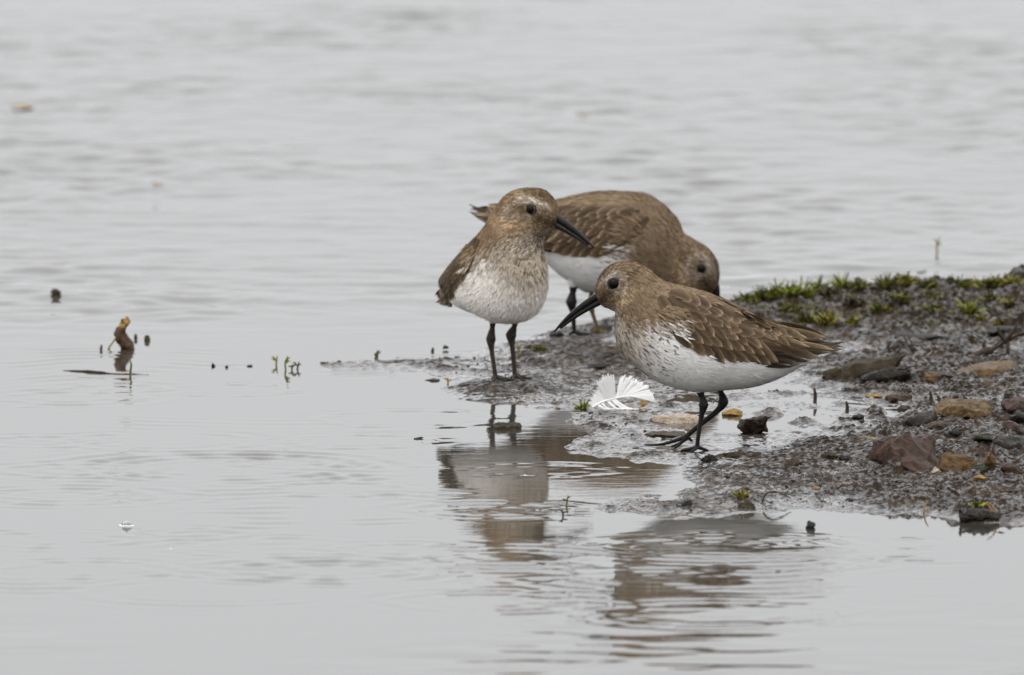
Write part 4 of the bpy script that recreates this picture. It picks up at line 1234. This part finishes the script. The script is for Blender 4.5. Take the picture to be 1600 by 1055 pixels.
# sprouts along the drowned spit
SPR = [((431, 570), 14, 'w_yellow', "hooked yellow-green sprout in the shallow water left of the others"), ((447, 578), 22, 'w_bright', "tallest green sprout in the shallow water at centre left"),
       ((464, 577), 12, 'w_dark', "dark green sprout right of the tallest one"), ((457, 578), 9, 'w_olive', "short olive sprout close beside the tallest one"),
       ((811, 558), 24, 'w_yellow', "thin yellow sprout right of the standing bird's legs"), ((588, 560), 13, 'w_olive', "lone olive bud on the drowned spit"),
       ((885, 790), 16, 'w_olive', "thin dark stem sticking out of the reflection in the front water"), ((880, 806), 10, 'w_dark', "short dark stem just below the thin dark stem in the reflection"),
       ((1465, 396), 26, 'w_yellow', "faint thin stalk in the far water above the crest"), ((700, 600), 10, 'straw', "tiny straw-coloured sprout left of the standing bird's feet")]
for i, ((px, py), h, mk, lab) in enumerate(SPR):
    p = on_mud(px, py); S = px_size(p); rg = random.Random(i)
    root = empty("sprout", p)
    mesh_obj("stem", *tube([Vector(q) * S for q in ((0, 0, -3), (rg.uniform(-2, 2), 0, h * .5), (rg.uniform(-3, 4), 0, h))], [1.6 * S, 1.5 * S, .7 * S], 6), M[mk], root)
    for k in range(2):
        a = rg.choice((-1, 1)) * (1 if k else -1)
        mesh_obj("leaf", *tube([Vector(q) * S for q in ((0, 0, h * .45), (a * 3, 0, h * (.6 + .2 * k)), (a * 7, 1, h * (.62 + .25 * k)))], [1.0 * S, 1.6 * S, .4 * S], 6, 0.4), M[mk], root)
    tag(root, lab, "sprout")

# dead twig on the mud at the right
p = on_mud(1545, 556); S = px_size(p)
root = empty("dead_twig", p)
mesh_obj("main_branch", *tube([Vector(q) * S for q in ((-24, 0, 0), (-6, 0, 6), (6, 0, 10), (30, 6, 24), (70, 10, 40))], [5 * S, 8 * S, 5 * S, 3 * S, 2.4 * S], 8), M['twig'], root)
roughen(root.children[0], 0.0012, 220)
for q in (((24, 4, 22), (18, 0, 34), (14, 0, 46)), ((26, 4, 22), (36, 0, 36), (46, 0, 52)), ((-6, 0, 8), (-8, 0, 18), (-5, 0, 24)), ((30, 4, 22), (30, 0, 8), (32, 0, -4))):
    mesh_obj("side_branch", *tube([Vector(x) * S for x in q], [3.4 * S, 3 * S, 1.6 * S], 7), M['twig'], root)
tag(root, "knotty dark dead twig on the mud at the right edge", "twig")
# curved rootlet and grass stalks on the near mud edge
p = on_mud(1190, 785); S = px_size(p)
o = mesh_obj("rootlet", *tube([Vector(q) * S for q in ((0, 0, -2), (6, 0, 12), (18, 0, 17), (32, 0, 14), (46, 2, 6))], [1.6 * S, 1.6 * S, 1.5 * S, 1.2 * S, .8 * S], 6), M['twig'])
o.location = p; tag(o, "thin arched rootlet beside the sprig on the near mud edge", "rootlet")
for i, (px, py, dx, dz, lab) in enumerate([(1443, 800, 8, 18, "short straw stalk leaning right at the near shore"), (1560, 806, -18, 22, "straw stalk leaning left across the grassy clod"), (1550, 800, -10, 14, "shorter straw stalk on top of the grassy clod")]):
    p = on_mud(px, py); S = px_size(p)
    o = mesh_obj("straw", *tube([Vector(q) * S for q in ((0, 0, -3), (dx * .4, 0, dz * .6), (dx, 0, dz))], [1.4 * S, 1.3 * S, .7 * S], 6), M['straw'])
    o.location = p; tag(o, lab, "straw")
for i, (px, py, h, lab) in enumerate([(1273, 628, 22, "upright dark stub on the wet mud left of the yellow stone"), (1454, 628, 16, "upright dark stub, the left one of a pair above the tan block"), (1466, 628, 10, "shorter dark stub, the right one of a pair above the tan block"), (1323, 645, 18, "forked dark stub on the wet mud above the flat dark stone")]):
    p = on_mud(px, py); S = px_size(p)
    o = mesh_obj("plant_stub", *tube([Vector(q) * S for q in ((0, 0, -3), (1, 0, h * .5), (-1, 0, h))], [3.2 * S, 2.8 * S, 1.6 * S], 7), M['twig'])
    o.location = p; tag(o, lab, "plant stub")

# bubble and fluff
m, nt, pr = new_mat('bubble')
pr.inputs["Base Color"].default_value = (0.9, 0.92, 0.93, 1); pr.inputs["Roughness"].default_value = 0.03
pr.inputs["Transmission Weight"].default_value = 0.95; pr.inputs["IOR"].default_value = 1.25
M['bubble'] = m
p = ground(198, 822, 0); S = px_size(p)
V, F = [], []
for i in range(7):
    th = i / 6 * math.pi / 2
    for j in range(20):
        a = 2 * math.pi * j / 20
        V.append((math.cos(a) * math.cos(th) * 10 * S, math.sin(a) * math.cos(th) * 10 * S, math.sin(th) * 8 * S))
for i in range(6):
    for j in range(20): F.append((i * 20 + j, i * 20 + (j + 1) % 20, (i + 1) * 20 + (j + 1) % 20, (i + 1) * 20 + j))
o = mesh_obj("bubble", V, F, M['bubble']); o.location = p + Vector((0, 0, 0.0001)); tag(o, "single clear air bubble on the calm water at lower left", "bubble")
foam_rim = mesh_obj("rim", *tube([Vector((math.cos(k / 16 * 6.2832) * 10.5 * S, math.sin(k / 16 * 6.2832) * 10.5 * S, 0.4 * S)) for k in range(17)], [1.3 * S] * 17, 6, 1.0, False), M['white'], o)
for (px, py, r, lab) in [(268, 858, 3.2, "white speck of down floating at lower left"), (822, 743, 2.2, "white speck floating in the standing bird's reflection")]:
    p = ground(px, py, 0); S = px_size(p); rg = random.Random(int(px))
    V, F = leaf_blades(rg, 14, r * 2, r * 2, S, 1.6, 0.7)
    o = mesh_obj("down_speck", V, F, M['white']); o.location = p; tag(o, lab, "down")

# ------------------------------------------------------------------ the white feather on the mud
p = on_mud(922, 641); p.z = max(p.z, 0.0006); S = px_size(p)
root = empty("white_feather", p)
def shaft_at(u):   # curved quill rising from the wet edge to the right
    return Vector((4 + 62 * u, 3 * math.sin(u * 3), 3 + 24 * u ** 0.75 - 6 * u * u))
mesh_obj("quill", *tube([shaft_at(k / 6) * S for k in range(7)], [1.6 * S, 1.5 * S, 1.4 * S, 1.2 * S, 1.0 * S, .8 * S, .4 * S], 7), M['white'], root)
rg = random.Random(4)
def barbs(name, n, u0, u1, a0, a1, l0, l1, curl, depth, wd=0.9):
    V, F = [], []
    for i in range(n):
        k = i / (n - 1); u = u0 + (u1 - u0) * k
        b = shaft_at(u); an = R(a0 + (a1 - a0) * k + rg.uniform(-3, 3)); ln = (l0 + (l1 - l0) * k) * rg.uniform(0.9, 1.05)
        an += R(2.5) * math.sin(i * 1.9) + R(3) * math.sin(i * 0.5 + u0 * 9); ln *= 0.95 + 0.06 * math.sin(i * 1.1)
        d = Vector((math.cos(an), depth + rg.uniform(-.06, .06), math.sin(an)))
        q = len(V)
        for m in range(6):
            t = m / 5
            c = b + d * ln * t + Vector((curl * ln * t * t, 0, -0.10 * ln * t * t * (1 if curl > 0 else .3)))
            c.z = max(c.z, 0.6 + 0.3 * rg.random())
            nx = Vector((-d.z, 0.25, d.x)).normalized() * wd * (1 - .45 * t)
            V += [(c - nx) * S, (c + nx) * S]
        for m in range(5): F.append((q + 2 * m, q + 2 * m + 1, q + 2 * m + 3, q + 2 * m + 2))
    return mesh_obj(name, V, F, M['white'], root)
barbs("vane", 90, 0.60, 1.0, 80, -8, 40, 36, 0.05, 0.05, 1.8)       # closed fan on the right
barbs("vane", 40, 0.36, 0.56, 118, 96, 34, 42, -0.03, -0.08, 1.7)    # upright tuft
for (u, a, l) in ((0.30, 118, 22), (0.22, 122, 18), (0.12, 126, 14), (0.02, 130, 10)):
    barbs("down_tuft", 14, u, u + 0.12, a + 10, a - 16, l * 1.0, l * 1.25, -0.12, 0.12, 1.0)
for (u, a, l, c) in ((0.35, -40, 26, .35), (0.45, -35, 34, .3), (0.5, -28, 40, .25), (0.2, -45, 20, .4), (0.1, -30, 20, .3)):
    barbs("down_tuft", 8, u, u + 0.05, a, a - 16, l, l * .8, c, -0.25, 1.0)
tag(root, "curled white downy feather lying on the wet mud", "feather")

SC.cycles.max_bounces = 8
SC.cycles.transparent_max_bounces = 8
